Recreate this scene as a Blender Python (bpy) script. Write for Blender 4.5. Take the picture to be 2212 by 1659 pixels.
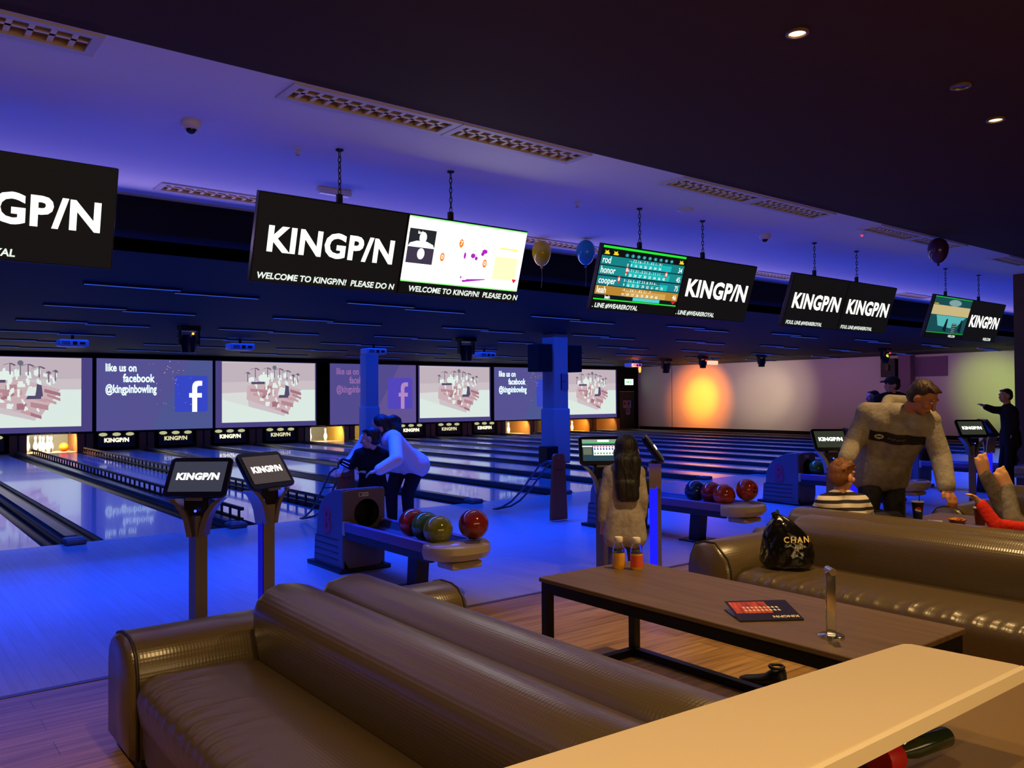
import bpy, bmesh, math, random
from mathutils import Vector, Matrix, Euler

for o in list(bpy.data.objects):
    bpy.data.objects.remove(o)
SC = bpy.context.scene
COL = SC.collection
PI = math.pi
random.seed(7)

# ---------------------------------------------------------------- camera, world, exposure, large lights
EYE = 1.45
cd = bpy.data.cameras.new('camera')
cam = bpy.data.objects.new('camera', cd)
COL.objects.link(cam)
cd.sensor_width = 36.0
cd.lens = 29.162
cd.clip_start = 0.05
cd.clip_end = 200
R_ = Vector((0.7867632, -0.6172234, -0.0062321))
D_ = Vector((0.0053392, 0.0169012, -0.9998429))
F_ = Vector((0.6172318, 0.7866064, 0.0165928))
cam.matrix_world = Matrix(((R_.x, -D_.x, -F_.x, 0), (R_.y, -D_.y, -F_.y, 0), (R_.z, -D_.z, -F_.z, EYE), (0, 0, 0, 1)))
SC.camera = cam

w = bpy.data.worlds.new('world')
SC.world = w
w.use_nodes = True
w.node_tree.nodes['Background'].inputs[0].default_value = (0.5, 0.35, 0.3, 1)
w.node_tree.nodes['Background'].inputs[1].default_value = 0.0012
SC.view_settings.view_transform = 'Standard'
SC.view_settings.look = 'None'
SC.view_settings.exposure = 0.0
SC.view_settings.gamma = 1.0
SC.view_settings.use_curve_mapping = False
SC.cycles.use_denoising = True
SC.cycles.max_bounces = 7
SC.cycles.diffuse_bounces = 4
SC.cycles.glossy_bounces = 4
SC.cycles.transmission_bounces = 5
SC.cycles.sample_clamp_indirect = 3.0
SC.cycles.caustics_reflective = False
SC.cycles.caustics_refractive = False
SC.cycles.blur_glossy = 0.5


def light(name, kind, loc, energy, col, target=None, **kw):
    l = bpy.data.lights.new(name, kind)
    l.energy = energy
    l.color = col
    for k, v in kw.items():
        setattr(l, k, v)
    o = bpy.data.objects.new(name, l)
    o.location = loc
    COL.objects.link(o)
    if target is not None:
        o.rotation_euler = (Vector(target) - Vector(loc)).to_track_quat('-Z', 'Y').to_euler()
    return o


ZC = 3.30      # ceiling over the seats and approach
ZL = 2.80      # lower ceiling over the lanes
YB = 7.92      # bulkhead between them
YD = 4.54      # edge of the dark ceiling over the lounge
YF = 9.41      # foul line
YW = 4.744     # edge of the wood floor
XW = 27.65     # right-hand wall
YS = 26.0      # pinsetter wall
BLUE = (0.0, 0.05, 1.0)
WARM = (1.0, 0.63, 0.25)

# ultraviolet tubes along the bulkhead wash the approach
light('uv_tubes', 'AREA', (10.5, 7.885, 3.05), 760, BLUE, (10.5, 6.70, 0), shape='RECTANGLE', size=27.0, size_y=0.04, spread=math.radians(76))
light('ceiling_fill', 'AREA', (10.5, 7.70, 2.95), 46, (0.62, 0.46, 1.0), (10.5, 6.2, 3.3), shape='RECTANGLE', size=27.0, size_y=0.04)  # added uplight, tints and brightens the white ceiling
light('lane_fill', 'AREA', (10.0, 16.3, 2.72), 3200, (0.0, 0.06, 1.0), (10.0, 16.3, 0), shape='RECTANGLE', size=26.0, size_y=16.2, spread=math.radians(110))  # one broad added lamp standing in for the blue ceiling strips
# unseen warm fill added behind the camera for balloons, louvres and hoodie
light('warm_fill', 'AREA', (3.5, -2.7, 2.0), 95, (1.0, 0.64, 0.27), (5.0, 5.0, 2.6), shape='RECTANGLE', size=9.0, size_y=0.8)
# spotlights washing the right-hand wall
light('wash_orange', 'SPOT', (24.0, 21.6, 2.55), 1500, (1.0, 0.24, 0.0), (27.65, 22.4, 1.42), spot_size=math.radians(54), spot_blend=1.0, shadow_soft_size=0.05)
light('wash_yellow', 'SPOT', (24.0, 21.6, 2.5), 900, (1.0, 0.55, 0.0), (27.65, 22.4, 1.40), spot_size=math.radians(32), spot_blend=1.0, shadow_soft_size=0.05)
light('wash_cream', 'SPOT', (23.0, 16.4, 2.55), 420, (1.0, 0.80, 0.46), (27.65, 19.3, 1.55), spot_size=math.radians(30), spot_blend=1.0, shadow_soft_size=0.05)
light('wash_white', 'SPOT', (23.0, 16.4, 2.6), 480, (1.0, 0.78, 0.50), (27.65, 19.4, 1.5), spot_size=math.radians(56), spot_blend=1.0, shadow_soft_size=0.05)
light('wash_lime', 'SPOT', (23.0, 12.0, 2.6), 1250, (0.60, 0.85, 0.10), (27.65, 11.2, 1.6), spot_size=math.radians(38), spot_blend=1.0, shadow_soft_size=0.05)
light('wash_violet', 'AREA', (25.0, 17.0, 2.7), 80, (0.80, 0.36, 0.50), (27.65, 17.0, 1.2), shape='RECTANGLE', size=15.0, size_y=0.4)

# ---------------------------------------------------------------- materials
MATS = {}


def lin(c):
    return tuple((v / 12.92 if v <= 0.04045 else ((v + 0.055) / 1.055) ** 2.4) for v in (x / 255.0 for x in c))


def mat(name, rgb, rough=0.5, metal=0.0, bump=None, coat=0.0, spec=0.5, trans=0.0, vary=None, aniso=None):
    """rgb in 0..255 display values; bump = (kind, scale, strength)"""
    if name in MATS:
        return MATS[name]
    m = bpy.data.materials.new(name)
    m.use_nodes = True
    nt = m.node_tree
    b = nt.nodes['Principled BSDF']
    b.inputs['Base Color'].default_value = (*lin(rgb), 1)
    b.inputs['Roughness'].default_value = rough
    b.inputs['Metallic'].default_value = metal
    b.inputs['Coat Weight'].default_value = coat
    b.inputs['Specular IOR Level'].default_value = spec
    b.inputs['Transmission Weight'].default_value = trans
    if bump or vary:
        tc = nt.nodes.new('ShaderNodeTexCoord')
    if vary:
        rgb2, scale = vary
        mp = nt.nodes.new('ShaderNodeMapping')
        mp.inputs['Scale'].default_value = scale
        nz = nt.nodes.new('ShaderNodeTexNoise')
        nz.inputs['Scale'].default_value = 1.0
        nz.inputs['Detail'].default_value = 5
        rp = nt.nodes.new('ShaderNodeValToRGB')
        rp.color_ramp.elements[0].position = 0.35
        rp.color_ramp.elements[1].position = 0.68
        rp.color_ramp.elements[0].color = (*lin(rgb), 1)
        rp.color_ramp.elements[1].color = (*lin(rgb2), 1)
        nt.links.new(tc.outputs['Object'], mp.inputs[0])
        nt.links.new(mp.outputs[0], nz.inputs[0])
        nt.links.new(nz.outputs['Fac'], rp.inputs[0])
        nt.links.new(rp.outputs[0], b.inputs['Base Color'])
    if bump:
        kind, scale, st = bump
        bp = nt.nodes.new('ShaderNodeBump')
        bp.inputs['Strength'].default_value = st
        mp2 = nt.nodes.new('ShaderNodeMapping')
        sc = scale if isinstance(scale, tuple) else (scale,) * 3
        mp2.inputs['Scale'].default_value = sc
        nt.links.new(tc.outputs['Object'], mp2.inputs[0])
        if kind == 'dimple':
            t = nt.nodes.new('ShaderNodeTexVoronoi')
            t.inputs['Scale'].default_value = 1.0
            t.inputs['Randomness'].default_value = 0.0
            out = t.outputs['Distance']
            bp.inputs['Distance'].default_value = 0.006
        elif kind == 'wave':
            t = nt.nodes.new('ShaderNodeTexWave')
            t.inputs['Scale'].default_value = 1.0
            out = t.outputs['Fac']
            bp.inputs['Distance'].default_value = 0.004
        else:
            t = nt.nodes.new('ShaderNodeTexNoise')
            t.inputs['Scale'].default_value = 1.0
            t.inputs['Detail'].default_value = 4
            out = t.outputs['Fac']
            bp.inputs['Distance'].default_value = 0.02
        nt.links.new(mp2.outputs[0], t.inputs[0])
        nt.links.new(out, bp.inputs['Height'])
        nt.links.new(bp.outputs[0], b.inputs['Normal'])
    MATS[name] = m
    return m


def emi(rgb, s=1.0):
    name = 'glow_%d_%d_%d_%.2f' % (*rgb, s)
    if name in MATS:
        return MATS[name]
    m = bpy.data.materials.new(name)
    m.use_nodes = True
    nt = m.node_tree
    b = nt.nodes['Principled BSDF']
    b.inputs['Base Color'].default_value = (0.01, 0.01, 0.01, 1)
    b.inputs['Roughness'].default_value = 0.5
    b.inputs['Specular IOR Level'].default_value = 0.15
    b.inputs['Emission Color'].default_value = (*lin(rgb), 1)
    b.inputs['Emission Strength'].default_value = s
    MATS[name] = m
    return m


def planks(name, c1, c2, c3, rough, size, gap=0.004, coat=0.0, bumpy=0.15, grain=0.33):
    """boards running along Y: brick pattern in world space with grain"""
    m = bpy.data.materials.new(name)
    m.use_nodes = True
    nt = m.node_tree
    b = nt.nodes['Principled BSDF']
    b.inputs['Roughness'].default_value = rough
    b.inputs['Coat Weight'].default_value = coat
    b.inputs['Coat Roughness'].default_value = 0.04
    tc = nt.nodes.new('ShaderNodeTexCoord')
    mp = nt.nodes.new('ShaderNodeMapping')
    mp.inputs['Rotation'].default_value = (0, 0, PI / 2) if size[2] else (0, 0, 0)
    br = nt.nodes.new('ShaderNodeTexBrick')
    br.inputs['Scale'].default_value = 1.0
    br.inputs['Brick Width'].default_value = size[0]
    br.inputs['Row Height'].default_value = size[1]
    br.inputs['Mortar Size'].default_value = gap
    br.inputs['Color1'].default_value = (*lin(c1), 1)
    br.inputs['Color2'].default_value = (*lin(c2), 1)
    br.inputs['Mortar'].default_value = (*lin(c3), 1)
    mp2 = nt.nodes.new('ShaderNodeMapping')
    mp2.inputs['Scale'].default_value = (30, 1.6, 1) if size[2] else (1.6, 30, 1)
    nz = nt.nodes.new('ShaderNodeTexNoise')
    nz.inputs['Scale'].default_value = 1.0
    nz.inputs['Detail'].default_value = 6
    nz.inputs['Distortion'].default_value = 0.6
    mx = nt.nodes.new('ShaderNodeMix')
    mx.data_type = 'RGBA'
    mx.blend_type = 'MULTIPLY'
    mx.inputs[0].default_value = 0.75
    rp = nt.nodes.new('ShaderNodeValToRGB')
    rp.color_ramp.elements[0].position = 0.3
    rp.color_ramp.elements[0].color = (grain * 1.05, grain, grain * .92, 1)
    rp.color_ramp.elements[1].position = 0.6
    rp.color_ramp.elements[1].color = (1, 1, 1, 1)
    nt.links.new(tc.outputs['Object'], mp.inputs[0])
    nt.links.new(mp.outputs[0], br.inputs[0])
    nt.links.new(tc.outputs['Object'], mp2.inputs[0])
    nt.links.new(mp2.outputs[0], nz.inputs[0])
    nt.links.new(nz.outputs['Fac'], rp.inputs[0])
    nt.links.new(br.outputs['Color'], mx.inputs[6])
    nt.links.new(rp.outputs[0], mx.inputs[7])
    nt.links.new(mx.outputs[2], b.inputs['Base Color'])
    bp = nt.nodes.new('ShaderNodeBump')
    bp.inputs['Strength'].default_value = bumpy
    bp.inputs['Distance'].default_value = 0.003
    bp.invert = True
    nt.links.new(br.outputs['Fac'], bp.inputs['Height'])
    nt.links.new(bp.outputs[0], b.inputs['Normal'])
    MATS[name] = m
    return m


BLACK = mat('black_matt', (16, 16, 17), 0.6)
BLACKP = mat('black_plastic', (14, 14, 15), 0.35)
BLACKM = mat('black_metal', (18, 17, 17), 0.4, 0.3)
NEARBLACK = mat('near_black_paint', (13, 13, 14), 0.8, spec=0.2)
CEILDARK = mat('dark_ceiling_paint', (66, 44, 30), 0.85, spec=0.2)
CEILLANE = mat('lane_ceiling_paint', (26, 27, 32), 0.7, spec=0.25)
CEILWHITE = mat('white_ceiling_paint', (228, 222, 222), 0.85, bump=('noise', 14, 0.05))
WALLW = mat('pale_wall_paint', (206, 200, 198), 0.8, bump=('noise', 9, 0.06))
PILLAR = mat('pale_pillar_paint', (178, 172, 176), 0.75)
LEATHER = mat('embossed_leather', (88, 74, 50), 0.28, bump=('dimple', (74, 74, 74), 0.17), spec=0.95)
LEATHERS = mat('creased_leather', (84, 70, 48), 0.33, bump=('dimple', (80, 80, 80), 0.10), spec=0.5)
LEATHERB = mat('plain_leather', (72, 58, 42), 0.45)
TABLETOP = mat('brown_laminate', (96, 76, 54), 0.45, spec=0.25, vary=((112, 90, 64), (30, 2, 2)))
CREAM = mat('cream_laminate', (218, 200, 170), 0.5)
CREAME = mat('cream_edge', (240, 226, 196), 0.45)
TAN = mat('tan_panel', (128, 104, 62), 0.5)
STEEL = mat('brushed_steel', (168, 160, 152), 0.38, 0.85)
KIOSKG = mat('grey_kiosk_metal', (136, 126, 116), 0.42, 0.35)
CHROME = mat('chrome', (215, 215, 215), 0.14, 0.95)
GREYHOOD = mat('grey_hood_plastic', (104, 98, 108), 0.5)
FRONTHOOD = mat('taupe_hood_front', (112, 92, 74), 0.55)
PURPLE = mat('purple_rail', (110, 84, 130), 0.45)
CREAMP = mat('cream_plastic', (178, 164, 140), 0.22, coat=0.5)
SKIN = mat('skin', (206, 150, 118), 0.5)
GUTTER = mat('dark_gutter', (34, 31, 30), 0.25, bump=('noise', (3, 0.6, 3), 0.1))
CAPPING = mat('dark_capping', (58, 54, 50), 0.22, vary=((92, 86, 78), (9, 0.5, 9)))
WOOD = planks('oak_floor_boards', (164, 124, 70), (190, 148, 88), (122, 92, 52), 0.42, (1.3, 0.16, 0), 0.002)
APPR = planks('approach_boards', (176, 166, 160), (182, 172, 166), (162, 154, 150), 0.32, (6.0, 0.06, 1), 0.003, 0.08, 0.12, 0.82)
LANEM = planks('lane_boards', (160, 150, 150), (168, 158, 158), (150, 140, 140), 0.2, (30.0, 0.027, 1), 0.001, 0.45, 0.0, 0.85)


# ---------------------------------------------------------------- mesh helpers
def link(name, me, material, parent=None, loc=None, rot=None):
    o = bpy.data.objects.new(name, me)
    COL.objects.link(o)
    if material is not None and not me.materials:
        me.materials.append(material)
    if parent is not None:
        o.parent = parent
    if loc is not None:
        o.location = loc
    if rot is not None:
        o.rotation_euler = rot
    return o


def tag(o, label=None, cat=None, group=None, kind=None):
    if label:
        o['label'] = label
    if cat:
        o['category'] = cat
    if group:
        o['group'] = group
    if kind:
        o['kind'] = kind
    return o


def thing(name, label, cat, loc=(0, 0, 0), rz=0.0, group=None):
    o = bpy.data.objects.new(name, None)
    COL.objects.link(o)
    o.empty_display_size = 0.1
    o.location = loc
    o.rotation_euler = (0, 0, rz)
    return tag(o, label, cat, group)


def dup(o, loc, rz=None, label=None, group=None):
    """copy of a thing with copies of its parts and sub-parts"""
    r = o.copy()
    COL.objects.link(r)
    r.location = loc
    if rz is not None:
        r.rotation_euler = (0, 0, rz)
    if label:
        r['label'] = label
    if group:
        r['group'] = group
    for ch in list(o.children):
        c = ch.copy()
        COL.objects.link(c)
        c.parent = r
        for g in list(ch.children):
            d = g.copy()
            COL.objects.link(d)
            d.parent = c
    return r


class G:
    def __init__(s):
        s.bm = bmesh.new()
        s.mi = 0
        s.mats = []

    def use(s, m):
        if m not in s.mats:
            s.mats.append(m)
        s.mi = s.mats.index(m)
        return s

    def faces(s, vs, fs):
        bv = [s.bm.verts.new(v) for v in vs]
        for f in fs:
            try:
                q = s.bm.faces.new([bv[i] for i in f])
                q.material_index = s.mi
            except ValueError:
                pass
        return s

    def box(s, x0, x1, y0, y1, z0, z1):
        v = [(x, y, z) for z in (z0, z1) for y in (y0, y1) for x in (x0, x1)]
        return s.faces(v, [(0, 2, 3, 1), (4, 5, 7, 6), (0, 1, 5, 4), (2, 6, 7, 3), (0, 4, 6, 2), (1, 3, 7, 5)])

    def rbox(s, x0, x1, y0, y1, z0, z1, r=0.02, n=3):
        """box with rounded vertical-profile edges through a bevel of its own"""
        t = bmesh.new()
        bmesh.ops.create_cube(t, size=1.0)
        for v in t.verts:
            v.co = Vector(((x0 + x1) / 2 + v.co.x * (x1 - x0), (y0 + y1) / 2 + v.co.y * (y1 - y0), (z0 + z1) / 2 + v.co.z * (z1 - z0)))
        bmesh.ops.bevel(t, geom=t.edges[:] + t.verts[:], offset=r, segments=n, profile=0.5, affect='EDGES')
        s.add(t)
        return s

    def add(s, t, mtx=None):
        mp = {}
        for v in t.verts:
            mp[v] = s.bm.verts.new(mtx @ v.co if mtx else v.co)
        for f in t.faces:
            try:
                q = s.bm.faces.new([mp[v] for v in f.verts])
                q.material_index = s.mi
                q.smooth = f.smooth
            except ValueError:
                pass
        t.free()

    def prism(s, poly, a0, a1, axis='y'):
        """poly of 2D points swept along an axis: y->(x,z), x->(y,z), z->(x,y)"""
        def P(p, a):
            return {'y': (p[0], a, p[1]), 'x': (a, p[0], p[1]), 'z': (p[0], p[1], a)}[axis]
        n = len(poly)
        v = [P(p, a0) for p in poly] + [P(p, a1) for p in poly]
        f = [(i, (i + 1) % n, n + (i + 1) % n, n + i) for i in range(n)]
        f += [tuple(range(n)), tuple(range(n, 2 * n))]
        return s.faces(v, f)

    def loft(s, rings, cap=True):
        n = len(rings[0])
        v = [p for r in rings for p in r]
        f = []
        for k in range(len(rings) - 1):
            for i in range(n):
                f.append((k * n + i, k * n + (i + 1) % n, (k + 1) * n + (i + 1) % n, (k + 1) * n + i))
        if cap:
            f.append(tuple(range(n)))
            f.append(tuple(range((len(rings) - 1) * n, len(rings) * n)))
        return s.faces(v, f)

    def cyl(s, p0, p1, r0, r1=None, n=16):
        r1 = r0 if r1 is None else r1
        p0, p1 = Vector(p0), Vector(p1)
        d = (p1 - p0).normalized()
        u = d.orthogonal().normalized()
        v = d.cross(u)
        rings = []
        for p, r in ((p0, r0), (p1, r1)):
            rings.append([p + u * (r * math.cos(2 * PI * i / n)) + v * (r * math.sin(2 * PI * i / n)) for i in range(n)])
        return s.loft(rings)

    def tube(s, pts, r, n=8):
        pts = [Vector(p) for p in pts]
        rings = []
        u = None
        for i, p in enumerate(pts):
            d = (pts[min(i + 1, len(pts) - 1)] - pts[max(i - 1, 0)]).normalized()
            if u is None:
                u = d.orthogonal().normalized()
            u = (u - d * u.dot(d)).normalized()
            v = d.cross(u)
            rr = r[i] if isinstance(r, (list, tuple)) else r
            rings.append([p + u * (rr * math.cos(2 * PI * k / n)) + v * (rr * math.sin(2 * PI * k / n)) for k in range(n)])
        return s.loft(rings)

    def lathe(s, prof, c=(0, 0, 0), n=24):
        rings = [[(c[0] + r * math.cos(2 * PI * i / n), c[1] + r * math.sin(2 * PI * i / n), c[2] + z) for i in range(n)] for r, z in prof]
        return s.loft(rings)

    def sph(s, c, r, u=24, v=14):
        t = bmesh.new()
        bmesh.ops.create_uvsphere(t, u_segments=u, v_segments=v, radius=1.0)
        rr = r if isinstance(r, (tuple, list)) else (r, r, r)
        for q in t.verts:
            q.co = Vector((c[0] + q.co.x * rr[0], c[1] + q.co.y * rr[1], c[2] + q.co.z * rr[2]))
        s.add(t)
        return s

    def poly(s, pts, z):
        """flat polygon in the local xy plane"""
        return s.faces([(p[0], p[1], z) for p in pts], [tuple(range(len(pts)))])

    def rect(s, x0, x1, y0, y1, z):
        return s.poly([(x0, y0), (x1, y0), (x1, y1), (x0, y1)], z)

    def disc(s, x, y, rx, ry, z, n=16):
        return s.poly([(x + rx * math.cos(2 * PI * i / n), y + ry * math.sin(2 * PI * i / n)) for i in range(n)], z)

    def obj(s, name, material=None, parent=None, loc=None, rot=None, smooth=False, bevel=0, norm=True):
        if norm:
            bmesh.ops.recalc_face_normals(s.bm, faces=s.bm.faces[:])
        me = bpy.data.meshes.new(name)
        s.bm.to_mesh(me)
        s.bm.free()
        for m in s.mats:
            me.materials.append(m)
        if not s.mats and material:
            me.materials.append(material)
        if smooth:
            for p in me.polygons:
                p.use_smooth = True
            if smooth != 'all':
                me.set_sharp_from_angle(angle=math.radians(40))
        o = link(name, me, material, parent, loc, rot)
        if bevel:
            md = o.modifiers.new('bevel', 'BEVEL')
            md.width = bevel
            md.segments = 2
            md.limit_method = 'ANGLE'
        return o


TXT = {}


def text_bm(s, size, bold=0.0, xs=1.0, align='CENTER', shear=0.0, extrude=0.0, spacing=1.0):
    key = (s, size, bold, xs, align, shear, extrude, spacing)
    if key not in TXT:
        c = bpy.data.curves.new('lettering', 'FONT')
        c.body = s
        c.size = size
        c.offset = bold * size
        c.align_x = align
        c.align_y = 'CENTER'
        c.shear = shear
        c.extrude = extrude
        c.space_character = spacing
        c.resolution_u = 3
        o = bpy.data.objects.new('lettering_curve', c)
        COL.objects.link(o)
        dg = bpy.context.evaluated_depsgraph_get()
        me = bpy.data.meshes.new_from_object(o.evaluated_get(dg))
        bpy.data.objects.remove(o)
        bpy.data.curves.remove(c)
        TXT[key] = me
    t = bmesh.new()
    t.from_mesh(TXT[key])
    for v in t.verts:
        v.co.x *= xs
    return t


def put_text(g, s, size, x, y, z, **kw):
    g.add(text_bm(s, size, **kw), Matrix.Translation((x, y, z)))


def logo_width(size, **kw):
    t = text_bm('KINGP/N', size, **kw)
    xs = [v.co.x for v in t.verts]
    t.free()
    return max(xs) - min(xs)


def logo(g, width, x, y, z, bold=0.035, spacing=1.06):
    """the alley's word mark fitted to a width"""
    t = text_bm('KINGP/N', 1.0, bold=bold, spacing=spacing)
    xs = [v.co.x for v in t.verts]
    ys = [v.co.y for v in t.verts]
    k = width / (max(xs) - min(xs))
    mx, my = (max(xs) + min(xs)) / 2, (max(ys) + min(ys)) / 2
    g.add(t, Matrix.Translation((x, y, z)) @ Matrix.Scale(k, 4) @ Matrix.Translation((-mx, -my, 0)))


def blob(name, shapes, material, parent, voxel=0.01, smooth=4, loc=None):
    """one continuous skin over overlapping tapered limbs and ellipsoids"""
    g = G()
    for sh in shapes:
        if sh[0] == 'c':
            _, p0, p1, r0, r1 = sh
            p0, p1 = Vector(p0), Vector(p1)
            n = 5
            rings = []
            d = (p1 - p0)
            L = d.length
            if L < 1e-5:
                continue
            d.normalize()
            u = d.orthogonal().normalized()
            v = d.cross(u)
            for k in range(n, 0, -1):
                a = k / n * PI / 2
                if k == n:
                    a *= 0.97
                rings.append((p0 - d * (r0 * math.sin(a)), r0 * math.cos(a)))
            rings.append((p0, r0))
            rings.append((p1, r1))
            for k in range(1, n + 1):
                a = k / n * PI / 2
                if k == n:
                    a *= 0.97
                rings.append((p1 + d * (r1 * math.sin(a)), r1 * math.cos(a)))
            g.loft([[c + u * (r * math.cos(2 * PI * i / 14)) + v * (r * math.sin(2 * PI * i / 14)) for i in range(14)] for c, r in rings])
        elif sh[0] == 'e':
            _, c, r, fwd = sh
            t = bmesh.new()
            bmesh.ops.create_uvsphere(t, u_segments=20, v_segments=12, radius=1.0)
            f = Vector(fwd).normalized()
            rt = f.cross(Vector((0, 0, 1))).normalized()
            up = rt.cross(f)
            m = Matrix(((rt.x, f.x, up.x, c[0]), (rt.y, f.y, up.y, c[1]), (rt.z, f.z, up.z, c[2]), (0, 0, 0, 1)))
            for q in t.verts:
                q.co = m @ Vector((q.co.x * r[0], q.co.y * r[1], q.co.z * r[2]))
            g.add(t)
    bmesh.ops.recalc_face_normals(g.bm, faces=g.bm.faces[:])
    me = bpy.data.meshes.new(name)
    g.bm.to_mesh(me)
    g.bm.free()
    o = bpy.data.objects.new(name, me)
    COL.objects.link(o)
    md = o.modifiers.new('r', 'REMESH')
    md.mode = 'VOXEL'
    md.voxel_size = voxel
    md.use_smooth_shade = True
    if smooth:
        sm = o.modifiers.new('s', 'SMOOTH')
        sm.iterations = smooth
        sm.factor = 0.5
    dg = bpy.context.evaluated_depsgraph_get()
    me2 = bpy.data.meshes.new_from_object(o.evaluated_get(dg))
    bpy.data.objects.remove(o)
    me2.name = name
    me2.materials.clear()
    for p in me2.polygons:
        p.use_smooth = True
    return link(name, me2, material, parent, loc)


ORD = ['first', 'second', 'third', 'fourth', 'fifth', 'sixth', 'seventh', 'eighth', 'ninth', 'tenth', 'eleventh', 'twelfth',
       'thirteenth', 'fourteenth', 'fifteenth', 'sixteenth', 'seventeenth', 'eighteenth', 'nineteenth', 'twentieth']


def struct(g, name, material=None, **kw):
    o = g.obj(name, material, **kw)
    o['kind'] = 'structure'
    return o


# ---------------------------------------------------------------- room shell
XL, Y0 = -5.0, -3.0
struct(G().box(XL, XW, Y0, YW, -0.2, 0.0), 'floor', WOOD)
struct(G().box(XL, XW, YW, YF, -0.2, 0.0), 'floor_approach', APPR)
struct(G().box(XL, XW, YF, 27.9, -0.3, -0.12), 'floor_under_lanes', NEARBLACK)
struct(G().box(XL, XW, YW - 0.02, YW + 0.02, 0.0, 0.004), 'trim_1', mat('steel_strip', (120, 100, 80), 0.4, 0.6))
struct(G().box(XL, XW, Y0, YD, ZC, ZC + 0.15), 'ceiling_dark', CEILDARK)

# white ceiling with holes for the recessed lamps
ROW1 = (4.58, 4.83)
ROW2 = (7.36, 7.61)
FIX1 = [(-0.22, 0.945), (2.0, 3.15), (3.2, 4.35), (5.44, 6.58), (6.63, 7.76), (8.69, 9.7), (9.75, 10.75), (12.0, 13.0)]
FIX2 = [(2.02, 3.16), (5.95, 7.0), (7.05, 8.1), (10.4, 11.45), (11.5, 12.55), (14.8, 15.9)]
g = G()
g.box(XL, XW, YD, ROW1[0], ZC, ZC + 0.15)
g.box(XL, XW, ROW1[1], ROW2[0], ZC, ZC + 0.15)
g.box(XL, XW, ROW2[1], YB, ZC, ZC + 0.15)
for row, fx in ((ROW1, FIX1), (ROW2, FIX2)):
    e = XL
    for a, b in fx:
        g.box(e, a, row[0], row[1], ZC, ZC + 0.15)
        e = b
    g.box(e, XW, row[0], row[1], ZC, ZC + 0.15)
struct(g, 'ceiling_white', CEILWHITE)
struct(G().box(XL, XW, YB, YB + 0.12, ZL, ZC + 0.15), 'wall_bulkhead', NEARBLACK)
struct(G().box(XL, XW, YB - 0.02, YB, ZC - 0.02, ZC), 'trim_2', mat('pale_lip', (150, 140, 130), 0.6))
struct(G().box(XL, XW, YB, 27.9, ZL, ZL + 0.1), 'ceiling_lanes', CEILLANE)
struct(G().box(XW, XW + 0.15, Y0, 27.9, -0.3, ZC + 0.15), 'wall_right', WALLW)
struct(G().box(XL - 0.15, XL, Y0, 27.9, -0.3, ZC + 0.15), 'wall_left', NEARBLACK)
struct(G().box(XL, XW, Y0 - 0.15, Y0, -0.3, ZC + 0.15), 'wall_front', mat('brown_rear_wall', (70, 54, 42), 0.8))
struct(G().box(XL, XW, 27.75, 27.9, -0.3, ZL), 'wall_back', NEARBLACK)
struct(G().box(XL, 26.32, YS + 0.02, YS + 0.2, 2.66, ZL), 'wall_header', NEARBLACK)
struct(G().box(26.32, XW, YS, YS + 0.2, -0.12, ZL), 'wall_end', NEARBLACK)
struct(G().box(XW - 0.012, XW, 24.0, 24.02, 0.1, ZL), 'trim_3', mat('seam_line', (110, 100, 96), 0.7))
struct(G().box(XW - 0.06, XW, 10.3, 25.9, -0.12, 0.14), 'baseboard_right', NEARBLACK)
# brown column end at the right-hand edge of the view
struct(G().box(13.95, 14.4, 4.86, 5.26, 0, ZC), 'pillar_brown', mat('brown_column_paint', (92, 66, 50), 0.8))

# ---------------------------------------------------------------- lanes and the dividers between them
PITCH = 1.65


def gapx(k):
    return 1.705 + PITCH * k


def lanex(k):
    return 2.53 + PITCH * k


for k in range(-1, 15):
    c = lanex(k)
    half = 0.535
    o = G().box(c - half, c + half, YF, YS - .03, -0.12, 0.0).obj('bowling_lane', LANEM)
    tag(o, 'glossy blue-lit bowling lane, %s from the left' % ORD[k + 1], 'lane', 'bowling lanes')


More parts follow.
